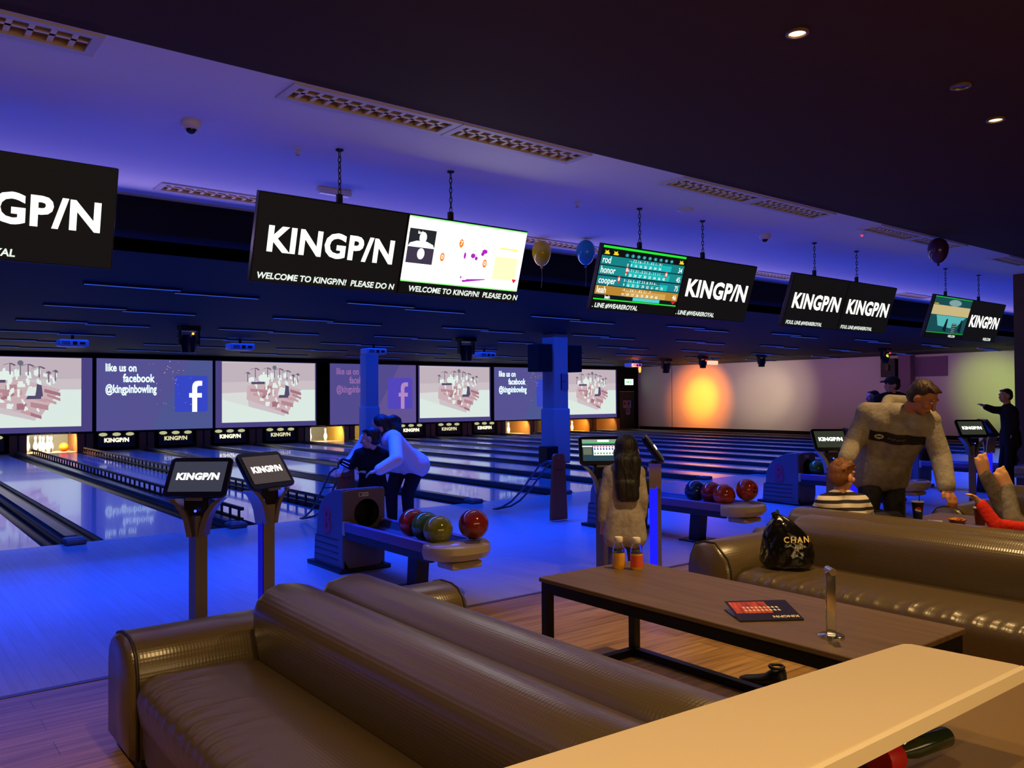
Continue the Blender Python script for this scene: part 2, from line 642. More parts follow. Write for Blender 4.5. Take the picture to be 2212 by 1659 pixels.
def divider(k, rails, walls=()):
    c = gapx(k)
    t = thing('gutter_divider', 'dark gutters and capping between lanes, %s divider from the left' % ORD[k], 'gutter', (c, YF, 0), 0, 'dividers between the lanes')
    hw = 0.29
    L = YS - .03 - YF
    for s in (-1, 1):
        prof = []
        for i in range(9):
            a = PI * i / 8
            prof.append((s * 0.18 - 0.105 * math.cos(a), -0.012 - 0.075 * math.sin(a)))
        prof += [(s * 0.18 + 0.105, -0.118), (s * 0.18 - 0.105, -0.118)]
        G().prism(prof, 0.0, L).obj('gutter', GUTTER, t, smooth=True)
    # capping board with a rounded nose at the foul line
    cap = [(-0.072, -0.1), (-0.072, 0.045), (-0.058, 0.062), (0.058, 0.062), (0.072, 0.045), (0.072, -0.1)]
    rings = []
    for y, f in ((0.02, 0.45), (0.04, 0.75), (0.09, 0.95), (0.16, 1.0), (L, 1.0)):
        rings.append([(x * f, y, z if z < 0 else z * f) for x, z in cap])
    G().loft(rings).obj('capping', CAPPING, t, smooth=True)
    G().rbox(-0.10, 0.10, -0.16, 0.06, 0.0, 0.06, 0.022).obj('capping_nose', mat('grey_capping_nose', (84, 80, 82), 0.4), t, smooth=True)
    for s in rails:
        g = G()
        x = s * 0.20
        g.rbox(x - 0.022, x + 0.022, 0.30, L - 0.9, 0.135, 0.175, 0.008)
        y = 0.4
        while y < L - 1.0:
            g.box(x - 0.012, x + 0.012, y, y + 0.03, -0.06, 0.14)
            y += 0.30
        g.box(x - 0.015, x + 0.015, 0.30, L - 0.9, 0.02, 0.05)
        g.obj('bumper_rail', BLACKP, t)
    for s in walls:
        x = s * 0.235
        G().prism([(x - .03, -.02), (x - .024, .085), (x - .014, .10), (x + .014, .10), (x + .024, .085), (x + .03, -.02)], .30, L - .5, 'y').obj('bumper_rail', BLACKP, t)
    return t


for k in range(0, 16):
    divider(k, {1: (1,), 2: (-1,)}.get(k, ()), ())

# ---------------------------------------------------------------- pins, pits and lit plates
PINPROF = [(0.0, 0.0), (0.026, 0.0), (0.029, 0.01), (0.044, 0.06), (0.0605, 0.115), (0.056, 0.165), (0.04, 0.215), (0.026, 0.255), (0.0235, 0.285),
           (0.028, 0.32), (0.0325, 0.345), (0.031, 0.368), (0.021, 0.386), (0.0, 0.392)]
PINW = mat('white_pin', (244, 240, 232), 0.25, coat=0.4)
PINR = mat('red_pin_band', (200, 30, 30), 0.3)


def make_pin(label, loc, group):
    t = thing('bowling_pin', label, 'pin', loc, 0, group)
    t.scale = (1.12, 1.12, 1.12)
    G().lathe([(max(r, 0.001), z) for r, z in PINPROF], n=20).obj('pin_body', PINW, t, smooth='all')
    G().lathe([(0.0245, 0.262), (0.0255, 0.262), (0.0245, 0.270), (0.0243, 0.276)], n=20).obj('neck_band', PINR, t, smooth=True)
    return t


PLATE, OPEN = 'plate', 'open'
STATE = {0: PLATE, 1: OPEN, 2: PLATE, 3: PLATE, 4: PLATE, 5: PLATE, 6: OPEN, 7: OPEN, 8: PLATE, 9: PLATE, 10: PLATE, 11: OPEN, 12: OPEN, 13: OPEN, 14: OPEN}
KICK = mat('kickback_wood', (150, 96, 46), 0.5)
KICKY = mat('yellow_kickback', (214, 170, 70), 0.5)
CURT = mat('grey_pit_curtain', (120, 118, 104), 0.7)
DECK = mat('pin_deck_wood', (206, 180, 130), 0.3)
pin0 = None
pinset = {1: [(-0.457, 0.79), (-0.152, 0.79), (-0.305, 0.53), (-0.152, 0.26), (0.0, 0.0), (0.0, 0.53)],
          6: [(-0.30, 0.50), (0.16, 0.26)], 11: [(-0.1, 0.26)], 13: [(-0.33, 0.40), (0.0, 0.2)]}
PIN_TXT = {1: ['at the far left of the standing pins beside the orange ball', 'second from the left of the pins beside the orange ball', 'third from the left of the pins beside the orange ball',
               'fourth from the left of the pins beside the orange ball', 'nearest of the pins beside the orange ball', 'hindmost of the pins beside the orange ball'],
           6: ['thin and half hidden under the black gap in the screens', 'under the black gap in the screens, before the grey curtain'],
           11: ['alone left of the pillar with the black speakers'], 13: ['just right of the pillar with the speakers, half hidden', 'in the yellow pit right of the speaker pillar']}
for k in range(0, 15):
    c = lanex(k)
    t = thing('pin_pit', 'pin pit opening at the far end of the %s bowling lane from the left' % ORD[k + 1], 'pit', (c, YS, 0), 0, 'pits at the lane ends')
    st = STATE[k]
    for s in (-1, 1):
        g = G().box(*(sorted((s * 0.62, s * 0.80))), -0.02, 1.5, -0.1, 0.51)
        g.obj('kickback', KICK if (k % 3 or st == PLATE) else KICKY, t)
    G().box(-0.62, 0.62, -0.02, 1.4, -0.11, 0.002).obj('pin_deck', DECK, t)
    G().box(-0.62, 0.62, 1.35, 1.4, 0.0, 0.51).obj('pit_curtain', CURT if k not in (13, 14) else KICKY, t)
    G().box(-0.80, 0.80, 0.03, 1.5, 0.51, 0.535).obj('top_board', BLACK, t)
    g = G().box(-0.845, -0.80, -0.019, 1.5, -0.1, 0.535)
    g.box(0.80, 0.805, -0.019, 1.5, -0.1, 0.535)
    g.obj('divider_panel', BLACK, t)
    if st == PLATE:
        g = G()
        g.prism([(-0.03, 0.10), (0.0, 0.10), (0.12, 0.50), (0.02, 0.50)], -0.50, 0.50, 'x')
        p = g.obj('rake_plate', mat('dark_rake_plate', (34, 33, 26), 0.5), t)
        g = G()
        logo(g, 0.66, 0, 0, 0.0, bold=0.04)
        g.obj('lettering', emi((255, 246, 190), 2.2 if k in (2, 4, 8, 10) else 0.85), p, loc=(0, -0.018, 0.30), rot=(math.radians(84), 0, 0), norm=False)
        for x in (-0.36, 0.0, 0.36):  # glowing domes stand in for the pale pools of light on the plate
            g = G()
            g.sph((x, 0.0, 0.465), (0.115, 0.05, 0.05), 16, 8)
            g.obj('plate_light_pool', emi((214, 214, 158), 0.75), p, smooth='all')
    else:
        wc = {1: (1.0, 0.86, 0.62), 6: (1.0, 0.9, 0.66), 7: (1, 0.68, 0.15), 11: (1, 0.82, 0.42), 12: (1, 0.7, 0.2), 13: (1.0, 0.72, 0.22), 14: (1, 0.8, 0.45)}[k]
        light('pit_lamp', 'AREA', (c, YS + 0.12, 0.50), {1: 90, 6: 34, 7: 40, 11: 60, 12: 12, 13: 50, 14: 24}[k], wc, (c, YS + 0.75, 0.0), shape='RECTANGLE', size=1.0, size_y=0.1)
    for i, (dx, dy) in enumerate(pinset.get(k, [])):
        lab = 'white bowling pin ' + PIN_TXT[k][i]
        loc = (c + dx, YS + 0.22 + dy, 0.007)
        if pin0 is None:
            pin0 = make_pin(lab, loc, 'bowling pins')
        else:
            dup(pin0, loc, 0, lab)
o = G().sph((0, 0, 0), 0.125).obj('bowling_ball', mat('orange_ball', (250, 120, 20), 0.2), loc=(lanex(1) + 0.36, YS + 0.45, 0.127), smooth='all')
tag(o, 'orange bowling ball lying in the pit beside the standing pins', 'bowling ball')

# ---------------------------------------------------------------- projection screens
SCR = [(1.6, 5.17), (5.28, 8.56), (8.65, 12.0), (12.5, 15.9), (16.0, 19.28), (19.46, 22.75), (22.95, 26.2)]
SZ0, SZ1 = 0.57, 2.655


def diorama(g, W, H):
    """a bright tableau: white figures and pink slabs on a pointed pink island"""
    def X(u):
        return (u - 0.5) * W

    def Yv(v):
        return (0.5 - v) * H

    def q(pts, c, z, s=1.0):
        g.use(emi(c, s))
        g.poly([(X(u), Yv(v)) for u, v in pts], z)

    q([(0, 0), (1, 0), (1, 1), (0, 1)], (208, 196, 202), 0.002, .95)
    q([(0, 0.02), (1, 0), (1, .30), (0, .34)], (200, 185, 194), 0.003, .92)
    q([(0, .52), (.25, .50), (.30, 1), (0, 1)], (216, 220, 216), 0.004, 1.0)
    q([(.80, .46), (1, .46), (1, 1), (.62, 1)], (214, 228, 222), 0.004, 1.05)
    q([(0, .62), (.68, .92), (1, .72), (1, 1), (0, 1)], (214, 228, 220), 0.005, 1.05)
    q([(.26, .40), (.50, .30), (.84, .46), (.69, .86), (.66, .86), (.25, .62)], (212, 184, 190), 0.006, .9)
    P1, P2, P3 = (194, 146, 156), (210, 166, 174), (176, 124, 138)
    for i, (u, v, a, b, sl) in enumerate([(.29, .44, .14, .05, .02), (.32, .51, .12, .045, .03), (.41, .57, .11, .05, -.09), (.44, .40, .08, .07, -.01), (.62, .55, .12, .04, .06),
                                          (.72, .45, .12, .05, .06), (.74, .52, .10, .04, .07), (.72, .58, .09, .04, .06), (.52, .66, .07, .09, .0), (.62, .64, .13, .07, .05),
                                          (.55, .74, .10, .05, .06), (.62, .79, .08, .045, .05), (.42, .46, .05, .09, 0), (.50, .48, .06, .06, 0)]):
        q([(u, v), (u + a, v + sl), (u + a, v + sl + b), (u, v + b)], (P1, P2, P3)[i % 3], 0.007 + 0.0004 * i, .85)
    Wt = (226, 240, 232)
    rnd = random.Random(3)
    for u, v, a, b in [(.37, .16, .16, .16), (.27, .22, .035, .13), (.38, .22, .04, .12), (.44, .26, .05, .2), (.49, .34, .09, .09), (.55, .20, .08, .10), (.64, .14, .05, .14),
                       (.71, .22, .03, .1), (.75, .24, .03, .08), (.79, .20, .03, .1), (.60, .42, .07, .12), (.47, .42, .04, .14), (.33, .32, .03, .08), (.44, .66, .06, .08), (.66, .72, .03, .07), (.55, .60, .03, .07), (.38, .60, .06, .05), (.30, .20, .03, .14), (.34, .30, .03, .14), (.41, .14, .05, .2), (.50, .18, .04, .2), (.58, .28, .04, .14), (.66, .30, .04, .12), (.73, .30, .04, .1), (.77, .28, .03, .1), (.52, .46, .04, .12), (.45, .50, .03, .12), (.36, .48, .03, .08), (.57, .70, .03, .08)]:
        for j in range(4):
            du, dv = rnd.uniform(0, a * .6), rnd.uniform(0, b * .6)
            z = 0.014 + 0.0002 * rnd.random()
            q([(u + du, v + dv), (u + du + a * .4, v + dv - b * .1), (u + du + a * .45, v + dv + b * .42), (u + du + a * .05, v + dv + b * .45)], Wt, z + j * 0.0003, 1.0)
    Vt = (92, 84, 118)
    q([(.30, .33), (.44, .325), (.44, .365), (.30, .37)], Vt, 0.018, .8)
    q([(.60, .55), (.70, .545), (.695, .595), (.585, .60)], Vt, 0.018, .8)
    q([(.665, .38), (.70, .40), (.71, .56), (.655, .56)], Vt, 0.0185, .8)
    q([(.60, .44), (.66, .42), (.65, .55), (.58, .55)], (220, 232, 228), 0.019, 1)
    for u, v, r in [(.34, .10, .05), (.47, .09, .045), (.60, .10, .05), (.68, .13, .05), (.26, .17, .03), (.80, .18, .025), (.75, .20, .02)]:
        q([(u - .004, v), (u + .004, v), (u + .006, v + .16), (u - .002, v + .16)], (120, 96, 124), 0.0200, .8)
        for a in range(6):
            an = PI * (a / 5) * 0.9 + 0.15
            e = (u + r * math.cos(an), v - r * .55 * math.sin(an) + .03)
            q([(u - .008, v), (u + .008, v - .006), e, (e[0] - .012, e[1] + .012)], (124, 98, 126), 0.0202 + a * .0002, .8)
    g.use(emi((122, 124, 140), .8))
    g.disc(X(.545), Yv(.085), .022 * W, .022 * W, 0.0225, 18)
    q([(.541, .1), (.549, .1), (.549, .26), (.541, .26)], (122, 124, 140), 0.0226, .8)


def social(g, W, H, dim):  # dim: pillar shadow across the projection, put into the colours
    bg = (88, 80, 150) if dim else (92, 88, 156)
    tx = (172, 122, 196) if dim else (222, 250, 250)
    bx = (84, 70, 190) if dim else (56, 72, 200)
    g.use(emi(bg, .85))
    g.rect(-W / 2, W / 2, -H / 2, H / 2, 0.002)
    g.use(emi((108, 92, 160) if dim else (86, 96, 160), .8))
    g.poly([(-W * .05, -H / 2), (W / 2, -H / 2), (W / 2, H / 2), (W * .30, H / 2)], 0.003)
    g.use(emi(tx, .7 if dim else 1.3))
    for s, x, y, sz in (('like us on', -.43, .37, .31), ('facebook', -.285, .225, .33), ('@kingpinbowling', -.43, .075, .33)):
        t = text_bm(s, 1.0, bold=.028, align='LEFT', xs=.82)
        g.add(t, Matrix.Translation((x * W, y * H, .006)) @ Matrix.Diagonal((sz * .74 if '@' in s else sz * .86, sz, 1, 1)))
    g.use(emi(bx, .95))
    x0, x1, y0, y1 = .155 * W, .455 * W, -.255 * H, .275 * H
    r = .06
    g.poly([(x0 + r, y0), (x1 - r, y0), (x1 - r * .3, y0 + r * .3), (x1, y0 + r), (x1, y1 - r), (x1 - r * .3, y1 - r * .3), (x1 - r, y1), (x0 + r, y1), (x0 + r * .3, y1 - r * .3), (x0, y1 - r), (x0, y0 + r), (x0 + r * .3, y0 + r * .3)], .005)
    g.use(emi((196, 150, 214) if dim else (236, 246, 255), .8 if dim else 1.2))
    fx = .335 * W
    st = .075
    top = .2 * H
    g.rect(fx - st, fx + st, y0, .02 * H, .007)
    g.rect(fx - .165, fx + .215, -.045 * H, .02 * H, .0075)
    pts = [(fx - st, .02 * H), (fx + st, .02 * H), (fx + st, .10 * H), (fx + st + .03, .125 * H), (fx + .225, .13 * H), (fx + .225, top), (fx + .09, top), (fx + .0, top - .025), (fx - .055, .155 * H), (fx - st, .11 * H)]
    g.poly(pts, .0072)
    if not dim:
        rnd = random.Random(11)
        g.use(emi((216, 206, 150), .9))
        for _ in range(34):
            x, y = rnd.gauss(.12, .1), rnd.choice((rnd.gauss(.36, .06), rnd.gauss(-.14, .05), rnd.gauss(.2, .1)))
            s = rnd.uniform(.01, .022)
            g.poly([(x * W, y * H), (x * W + s, y * H + s * .6), (x * W + s * .4, y * H + s * 1.4), (x * W - s * .5, y * H + s * .7)], .008)


for i, (a, b) in enumerate(SCR):
    W, H = b - a, SZ1 - SZ0
    names = ['screen with a pink island, cut by the left photo edge', 'screen reading like us on facebook with a white f, second from the left',
             'screen with a pink island, between two purple screens on the left', 'screen, dim purple with pink lettering, half hidden by the farther pillar',
             'screen with a pink island, just right of the dim purple screen', 'screen reading like us on facebook, partly behind the pillar with speakers',
             'screen with a pink island, next to the exit sign']
    t = thing('projection_screen', 'projection ' + names[i], 'screen', ((a + b) / 2, YS - 0.06, (SZ0 + SZ1) / 2), 0, 'projection screens over the pins')
    g = G().box(-W / 2, W / 2, 0.0, 0.05, -H / 2, H / 2)
    g.obj('screen_panel', mat('screen_fabric', (150, 140, 170), 0.8), t)
    g = G().box(-W / 2 - .04, W / 2 + .04, -.01, .07, H / 2, H / 2 + .03)
    g.box(-W / 2 - .04, W / 2 + .04, -.01, .07, -H / 2 - .025, -H / 2)
    g.box(-W / 2 - .04, -W / 2, -.01, .07, -H / 2, H / 2)
    g.box(W / 2, W / 2 + .04, -.01, .07, -H / 2, H / 2)
    g.obj('screen_frame', BLACK, t)
    g = G()
    if i % 2:
        social(g, W, H, i == 3)
    else:
        g.use(emi((88, 78, 150), .7))
        g.rect(-W / 2, W / 2, -H / 2, H / 2, 0.0012)
        m = (0.0, .28) if i == 0 else ((.20, .04) if i == 2 else (.06, .05))
        g2 = G()
        w2 = W - m[0] - m[1]
        h2 = H - .17
        diorama(g2, w2, h2)
        base = len(g.mats)
        g2.bm.faces.ensure_lookup_table()
        mp = {}
        for mm in g2.mats:
            g.use(mm)
        idx = [g.mats.index(mm) for mm in g2.mats]
        dx, dy = -W / 2 + m[0] + w2 / 2, .07
        vm = {v: g.bm.verts.new((v.co.x + dx, v.co.y + dy, v.co.z)) for v in g2.bm.verts}
        for f in g2.bm.faces:
            q = g.bm.faces.new([vm[v] for v in f.verts])
            q.material_index = idx[f.material_index]
        g2.bm.free()
    g.obj('picture', None, t, loc=(0, -0.004, 0), rot=(PI / 2, 0, 0), norm=False)

# door, exit sign and notices beside the last screen
g = G().box(26.44, 27.36, YS - 0.03, YS + 0.02, 0.0, 1.66)
o = struct(g, 'door_1', mat('black_door', (20, 20, 22), 0.5))
g = G().box(-.46, .46, -.04, .03, 0, .03)
o2 = g.obj('door_head_trim', mat('brass_trim', (170, 140, 60), .4), o, loc=(26.9, YS, 1.68))
t = thing('exit_sign', 'glowing pale green exit sign above the black door', 'exit sign', (26.97, YS - 0.06, 2.12), 0)
G().rbox(-.29, .29, -.03, .05, -.15, .15, .012).obj('sign_case', mat('sign_case', (60, 80, 66), .4), t)
g = G().use(emi((206, 255, 216), 2.2))
g.rect(-.27, .27, -.13, .13, 0)
g.use(emi((60, 200, 110), 1.0))
g.poly([(-.2, -.02), (-.06, -.02), (-.06, -.07), (.02, 0), (-.06, .07), (-.06, .02), (-.2, .02)], .002)
g.disc(.1, .07, .022, .022, .002, 10)
g.poly([(.08, .05), (.13, .04), (.16, .0), (.14, -.01), (.12, .015), (.13, -.03), (.18, -.07), (.16, -.085), (.1, -.04), (.06, -.09), (.04, -.08), (.08, -.02)], .002)
g.obj('sign_face', None, t, loc=(0, -.035, 0), rot=(PI / 2, 0, 0), norm=False)
for n, (x, z, w_, h_, c, lab) in enumerate([(26.77, 1.13, .24, .34, (150, 110, 130), 'reddish paper notice on the black door, left of the blue one'), (27.03, 1.13, .24, .34, (110, 110, 190), 'blue paper notice on the black door beside the reddish one'),
                                            (26.95, .80, .24, .26, (120, 120, 150), 'small grey notice low on the black door')]):
    g = G().use(mat('paper_%d' % n, c, .7)).box(x - w_ / 2, x + w_ / 2, YS - .036, YS - .031, z - h_ / 2, z + h_ / 2)
    g.use(mat('ink', (40, 34, 50), .7)).box(x - w_ * .3, x + w_ * .1, YS - .038, YS - .036, z - h_ * .1, z + h_ * .3)
    tag(g.obj('notice'), lab, 'notice', 'notices on the door')

# ---------------------------------------------------------------- pillars with speakers
def pillar(y, sign):
    c = gapx(6)
    g = G().rbox(c - .2, c + .2, y - .2, y + .2, .058, ZL, .03)
    g.rbox(c - .225, c + .225, y - .225, y + .225, .058, 1.22, .03)
    return struct(g, 'pillar_1' if sign else 'pillar_2', PILLAR, smooth=True)


pillar(13.3, True)
pillar(21.5, False)
g = G().use(mat('notice_grey', (140, 134, 150), .7)).box(-.02, .16, -.004, 0, -.17, .17)
g.use(mat('ink', (40, 34, 50), .7)).box(-.045, -.02, -.005, 0, -.17, .17)
g.box(0.0, .10, -.006, -.004, .0, .012)
o = G().rbox(-.15, .15, -.14, .14, 0, .38, .01).obj('equipment_box', BLACKP, loc=(gapx(6) - .42, 13.05, .064))
tag(o, 'black equipment box standing against the base of the speaker pillar', 'box')
tag(g.obj('notice', loc=(gapx(6) + .02, 13.09, 1.78)), 'small framed notice on the pale pillar below the speakers', 'notice')


def speaker(label, x, y, z, rz, w_=.46, h_=.62, d=.40):
    t = thing('loudspeaker', label, 'speaker', (x, y, z), rz, 'black wall speakers')
    G().rbox(-w_ / 2, w_ / 2, -d / 2, d / 2, -h_ / 2, h_ / 2, .02).obj('cabinet', BLACK, t)
    g = G().box(-w_ / 2 + .03, w_ / 2 - .03, -d / 2 - .012, -d / 2, -h_ / 2 + .03, h_ / 2 - .03)
    g.obj('grille', mat('speaker_grille', (22, 22, 23), .7, bump=('dimple', 120, .5)), t)
    G().box(-.06, .06, d / 2, d / 2 + .06, -.1, .1).obj('bracket', BLACKM, t)
    return t


px = gapx(6)
speaker('black loudspeaker on the left face of the near pillar', px - .42, 13.3, 2.28, -PI / 2 + .0, .42, .58, .34)
speaker('black loudspeaker on the right face of the near pillar', px + .42, 13.3, 2.28, PI / 2, .42, .58, .34)
speaker('black loudspeaker on the pale right-hand wall above the kiosks', XW - .255, 14.16, 2.38, PI / 2, .5, .62, .4)
g = G().box(XW - .35, XW, 13.45, 13.85, -.12, ZL)
struct(g, 'pillar_3', mat('mauve_pillar', (120, 92, 116), .8))
g = G().box(XW - .05, XW, 12.4, 13.45, 2.08, 2.72)
tag(g.obj('wall_panel', mat('mauve_panel', (118, 92, 120), .75)), 'mauve rectangular panel on the right-hand wall beside the pillar', 'panel')

# ---------------------------------------------------------------- recessed lamps in the white ceiling
LOUVRE = mat('lamp_louvre', (236, 214, 176), 0.45)
REFL = mat('lamp_reflector', (224, 190, 140), 0.4, 0.2)
LFRAME = mat('lamp_frame', (196, 186, 190), 0.5)


def troffer(a, b, row, label, group):
    L, W = b - a, row[1] - row[0]
    t = thing('recessed_ceiling_lamp', label, 'ceiling lamp', ((a + b) / 2, (row[0] + row[1]) / 2, ZC), 0, group)
    x, y = L / 2, W / 2
    g = G()
    g.box(-x - .02, x + .02, -y - .02, -y + .025, -.012, .0)
    g.box(-x - .02, x + .02, y - .025, y + .02, -.012, .0)
    g.box(-x - .02, -x + .03, -y + .025, y - .025, -.012, .0)
    g.box(x - .03, x + .02, -y + .025, y - .025, -.012, .0)
    g.obj('frame', LFRAME, t)
    g = G().box(-x + .005, x - .005, -y + .005, y - .005, .11, .12)
    for s in (-1, 1):
        g.box(-x + .005, x - .005, s * (y - .004) - .003, s * (y - .004) + .003, .0, .11)
        g.box(s * (x - .004) - .003, s * (x - .004) + .003, -y, y, .0, .11)
    g.obj('reflector', REFL, t)
    g = G()
    n = 12
    for i in range(1, n):
        xx = -x + L * i / n
        g.prism([(xx - .014, .0), (xx + .014, .0), (xx + .004, .06), (xx - .004, .06)], -y + .02, y - .02, 'y')
    g.prism([(-.012, .0), (.012, .0), (.0, .06)], -x + .02, x - .02, 'x')
    g.obj('louvre', LOUVRE, t)
    g = G().cyl((-x + .05, 0, .085), (x - .05, 0, .085), .013, n=10)
    g.obj('lamp_tube', mat('unlit_tube', (220, 216, 210), .3), t)


for i, (a, b) in enumerate(FIX1):
    troffer(a, b, ROW1, 'unlit louvred ceiling lamp along the dark ceiling edge, %s from the left' % ORD[i], 'lamps along the dark ceiling edge')
for i, (a, b) in enumerate(FIX2):
    troffer(a, b, ROW2, 'unlit louvred ceiling lamp beside the far bulkhead, %s from the left' % ORD[i], 'lamps along the bulkhead')

# ---------------------------------------------------------------- small things on the white ceiling
WPL = mat('white_plastic', (214, 206, 206), 0.45)


def dome_camera(label, x, y):
    t = thing('dome_camera', label, 'security camera', (x, y, ZC), 0, 'dome cameras on the white ceiling')
    G().lathe([(.001, 0), (.062, 0), (.066, -.012), (.060, -.045), (.048, -.055), (.001, -.055)]).obj('housing', WPL, t, smooth=True)
    G().sph((0, 0, -.052), (.036, .036, .034), 16, 10).obj('dome', mat('smoked_dome', (20, 20, 26), .1), t, smooth='all')


dome_camera('white dome camera on the ceiling between the two left-hand sign boards', .927 * 1.85, 3.039 * 1.85)
dome_camera('white dome camera on the ceiling right of the scoreboard pair', 4.398 * 1.85, 3.059 * 1.85)


def sprinkler(label, x, y):
    t = thing('sprinkler_head', label, 'sprinkler', (x, y, ZC), 0, 'sprinkler heads')
    G().lathe([(.001, 0), (.035, 0), (.033, -.008), (.012, -.012), (.010, -.04), (.001, -.042)], n=14).obj('escutcheon', WPL, t, smooth=True)
    G().lathe([(.001, -.05), (.018, -.05), (.018, -.054), (.001, -.054)], n=14).box(-.012, -.009, -.003, .003, -.05, -.03).box(.009, .012, -.003, .003, -.05, -.03).obj('deflector', STEEL, t)


sprinkler('small ceiling sprinkler left of the first hanging chain', 1.368 * 1.85, 3.123 * 1.85)
sprinkler('small ceiling sprinkler between the second and third hanging chains', 2.877 * 1.85, 3.116 * 1.85)
t = thing('smoke_detector', 'flat white smoke detector on the ceiling above the scoreboard screen', 'smoke detector', (3.454 * 1.85, 2.896 * 1.85, ZC))
G().lathe([(.001, 0), (.08, 0), (.08, -.012), (.05, -.03), (.001, -.032)]).obj('detector_body', WPL, t, smooth=True)
t = thing('emergency_light', 'slim white emergency light on the ceiling behind the first hanging chain', 'emergency light', (1.767 * 1.85, 3.614 * 1.85, ZC), 0)
G().rbox(-.16, .16, -.035, .035, -.05, 0, .012).obj('light_case', WPL, t, smooth=True)
G().rbox(-.14, .14, -.025, .025, -.058, -.05, .003).obj('diffuser', mat('pale_diffuser', (220, 214, 230), .3), t)

# warm downlights in the dark ceiling
def downlight(label, x, y, lit=True):
    t = thing('downlight', label, 'downlight', (x, y, ZC), 0, 'round downlights in the dark ceiling')
    G().lathe([(.058, 0), (.058, -.010), (.044, -.012), (.040, -.002)], n=28).obj('trim_ring', mat('downlight_ring', (150, 120, 84), .35, .5), t, smooth=True)
    if lit:
        G().lathe([(.001, -.004), (.040, -.004), (.040, -.002), (.001, -.002)], n=24).obj('lamp_face', emi((255, 214, 130), 5.0), t)
    else:
        G().lathe([(.001, -.004), (.040, -.004), (.040, -.002), (.001, -.002)], n=24).obj('lamp_face', mat('dark_lens', (60, 50, 40), .2), t)


def down_spot(x, y, e, ang=104):
    light('downlight_beam', 'SPOT', (x, y, ZC - .03), e, WARM, (x, y, 0), spot_size=math.radians(ang), spot_blend=0.7, shadow_soft_size=0.04)


downlight('lit round downlight in the dark ceiling, nearer the top edge', 3.737, 2.394)
downlight('lit round downlight in the dark ceiling, farther to the right', 5.98, 2.346)
downlight('faint unlit downlight between the two lit ones in the dark ceiling', 5.163, 2.216, False)
down_spot(3.737, 2.394, 260)
down_spot(5.98, 2.346, 180)
# further downlights of the same rows, above and behind the photographer
down_spot(1.0, 1.5, 110)
down_spot(-.8, 2.6, 130)
down_spot(.4, .3, 70)
down_spot(2.6, -.6, 30)
down_spot(8.3, 2.3, 120)
down_spot(.4, -1.2, 190)

# ---------------------------------------------------------------- hanging sign boards (pairs of screens)
TVW, TVH = 1.205, 0.64
TILT = math.radians(17.5)
TVY, TVZ = 5.685, 2.595


def ticker(g, s, x, y, z, size, bold=.03):
    put_text(g, s, size, x, y, z, bold=bold, align='LEFT', shear=.12, xs=1.02)


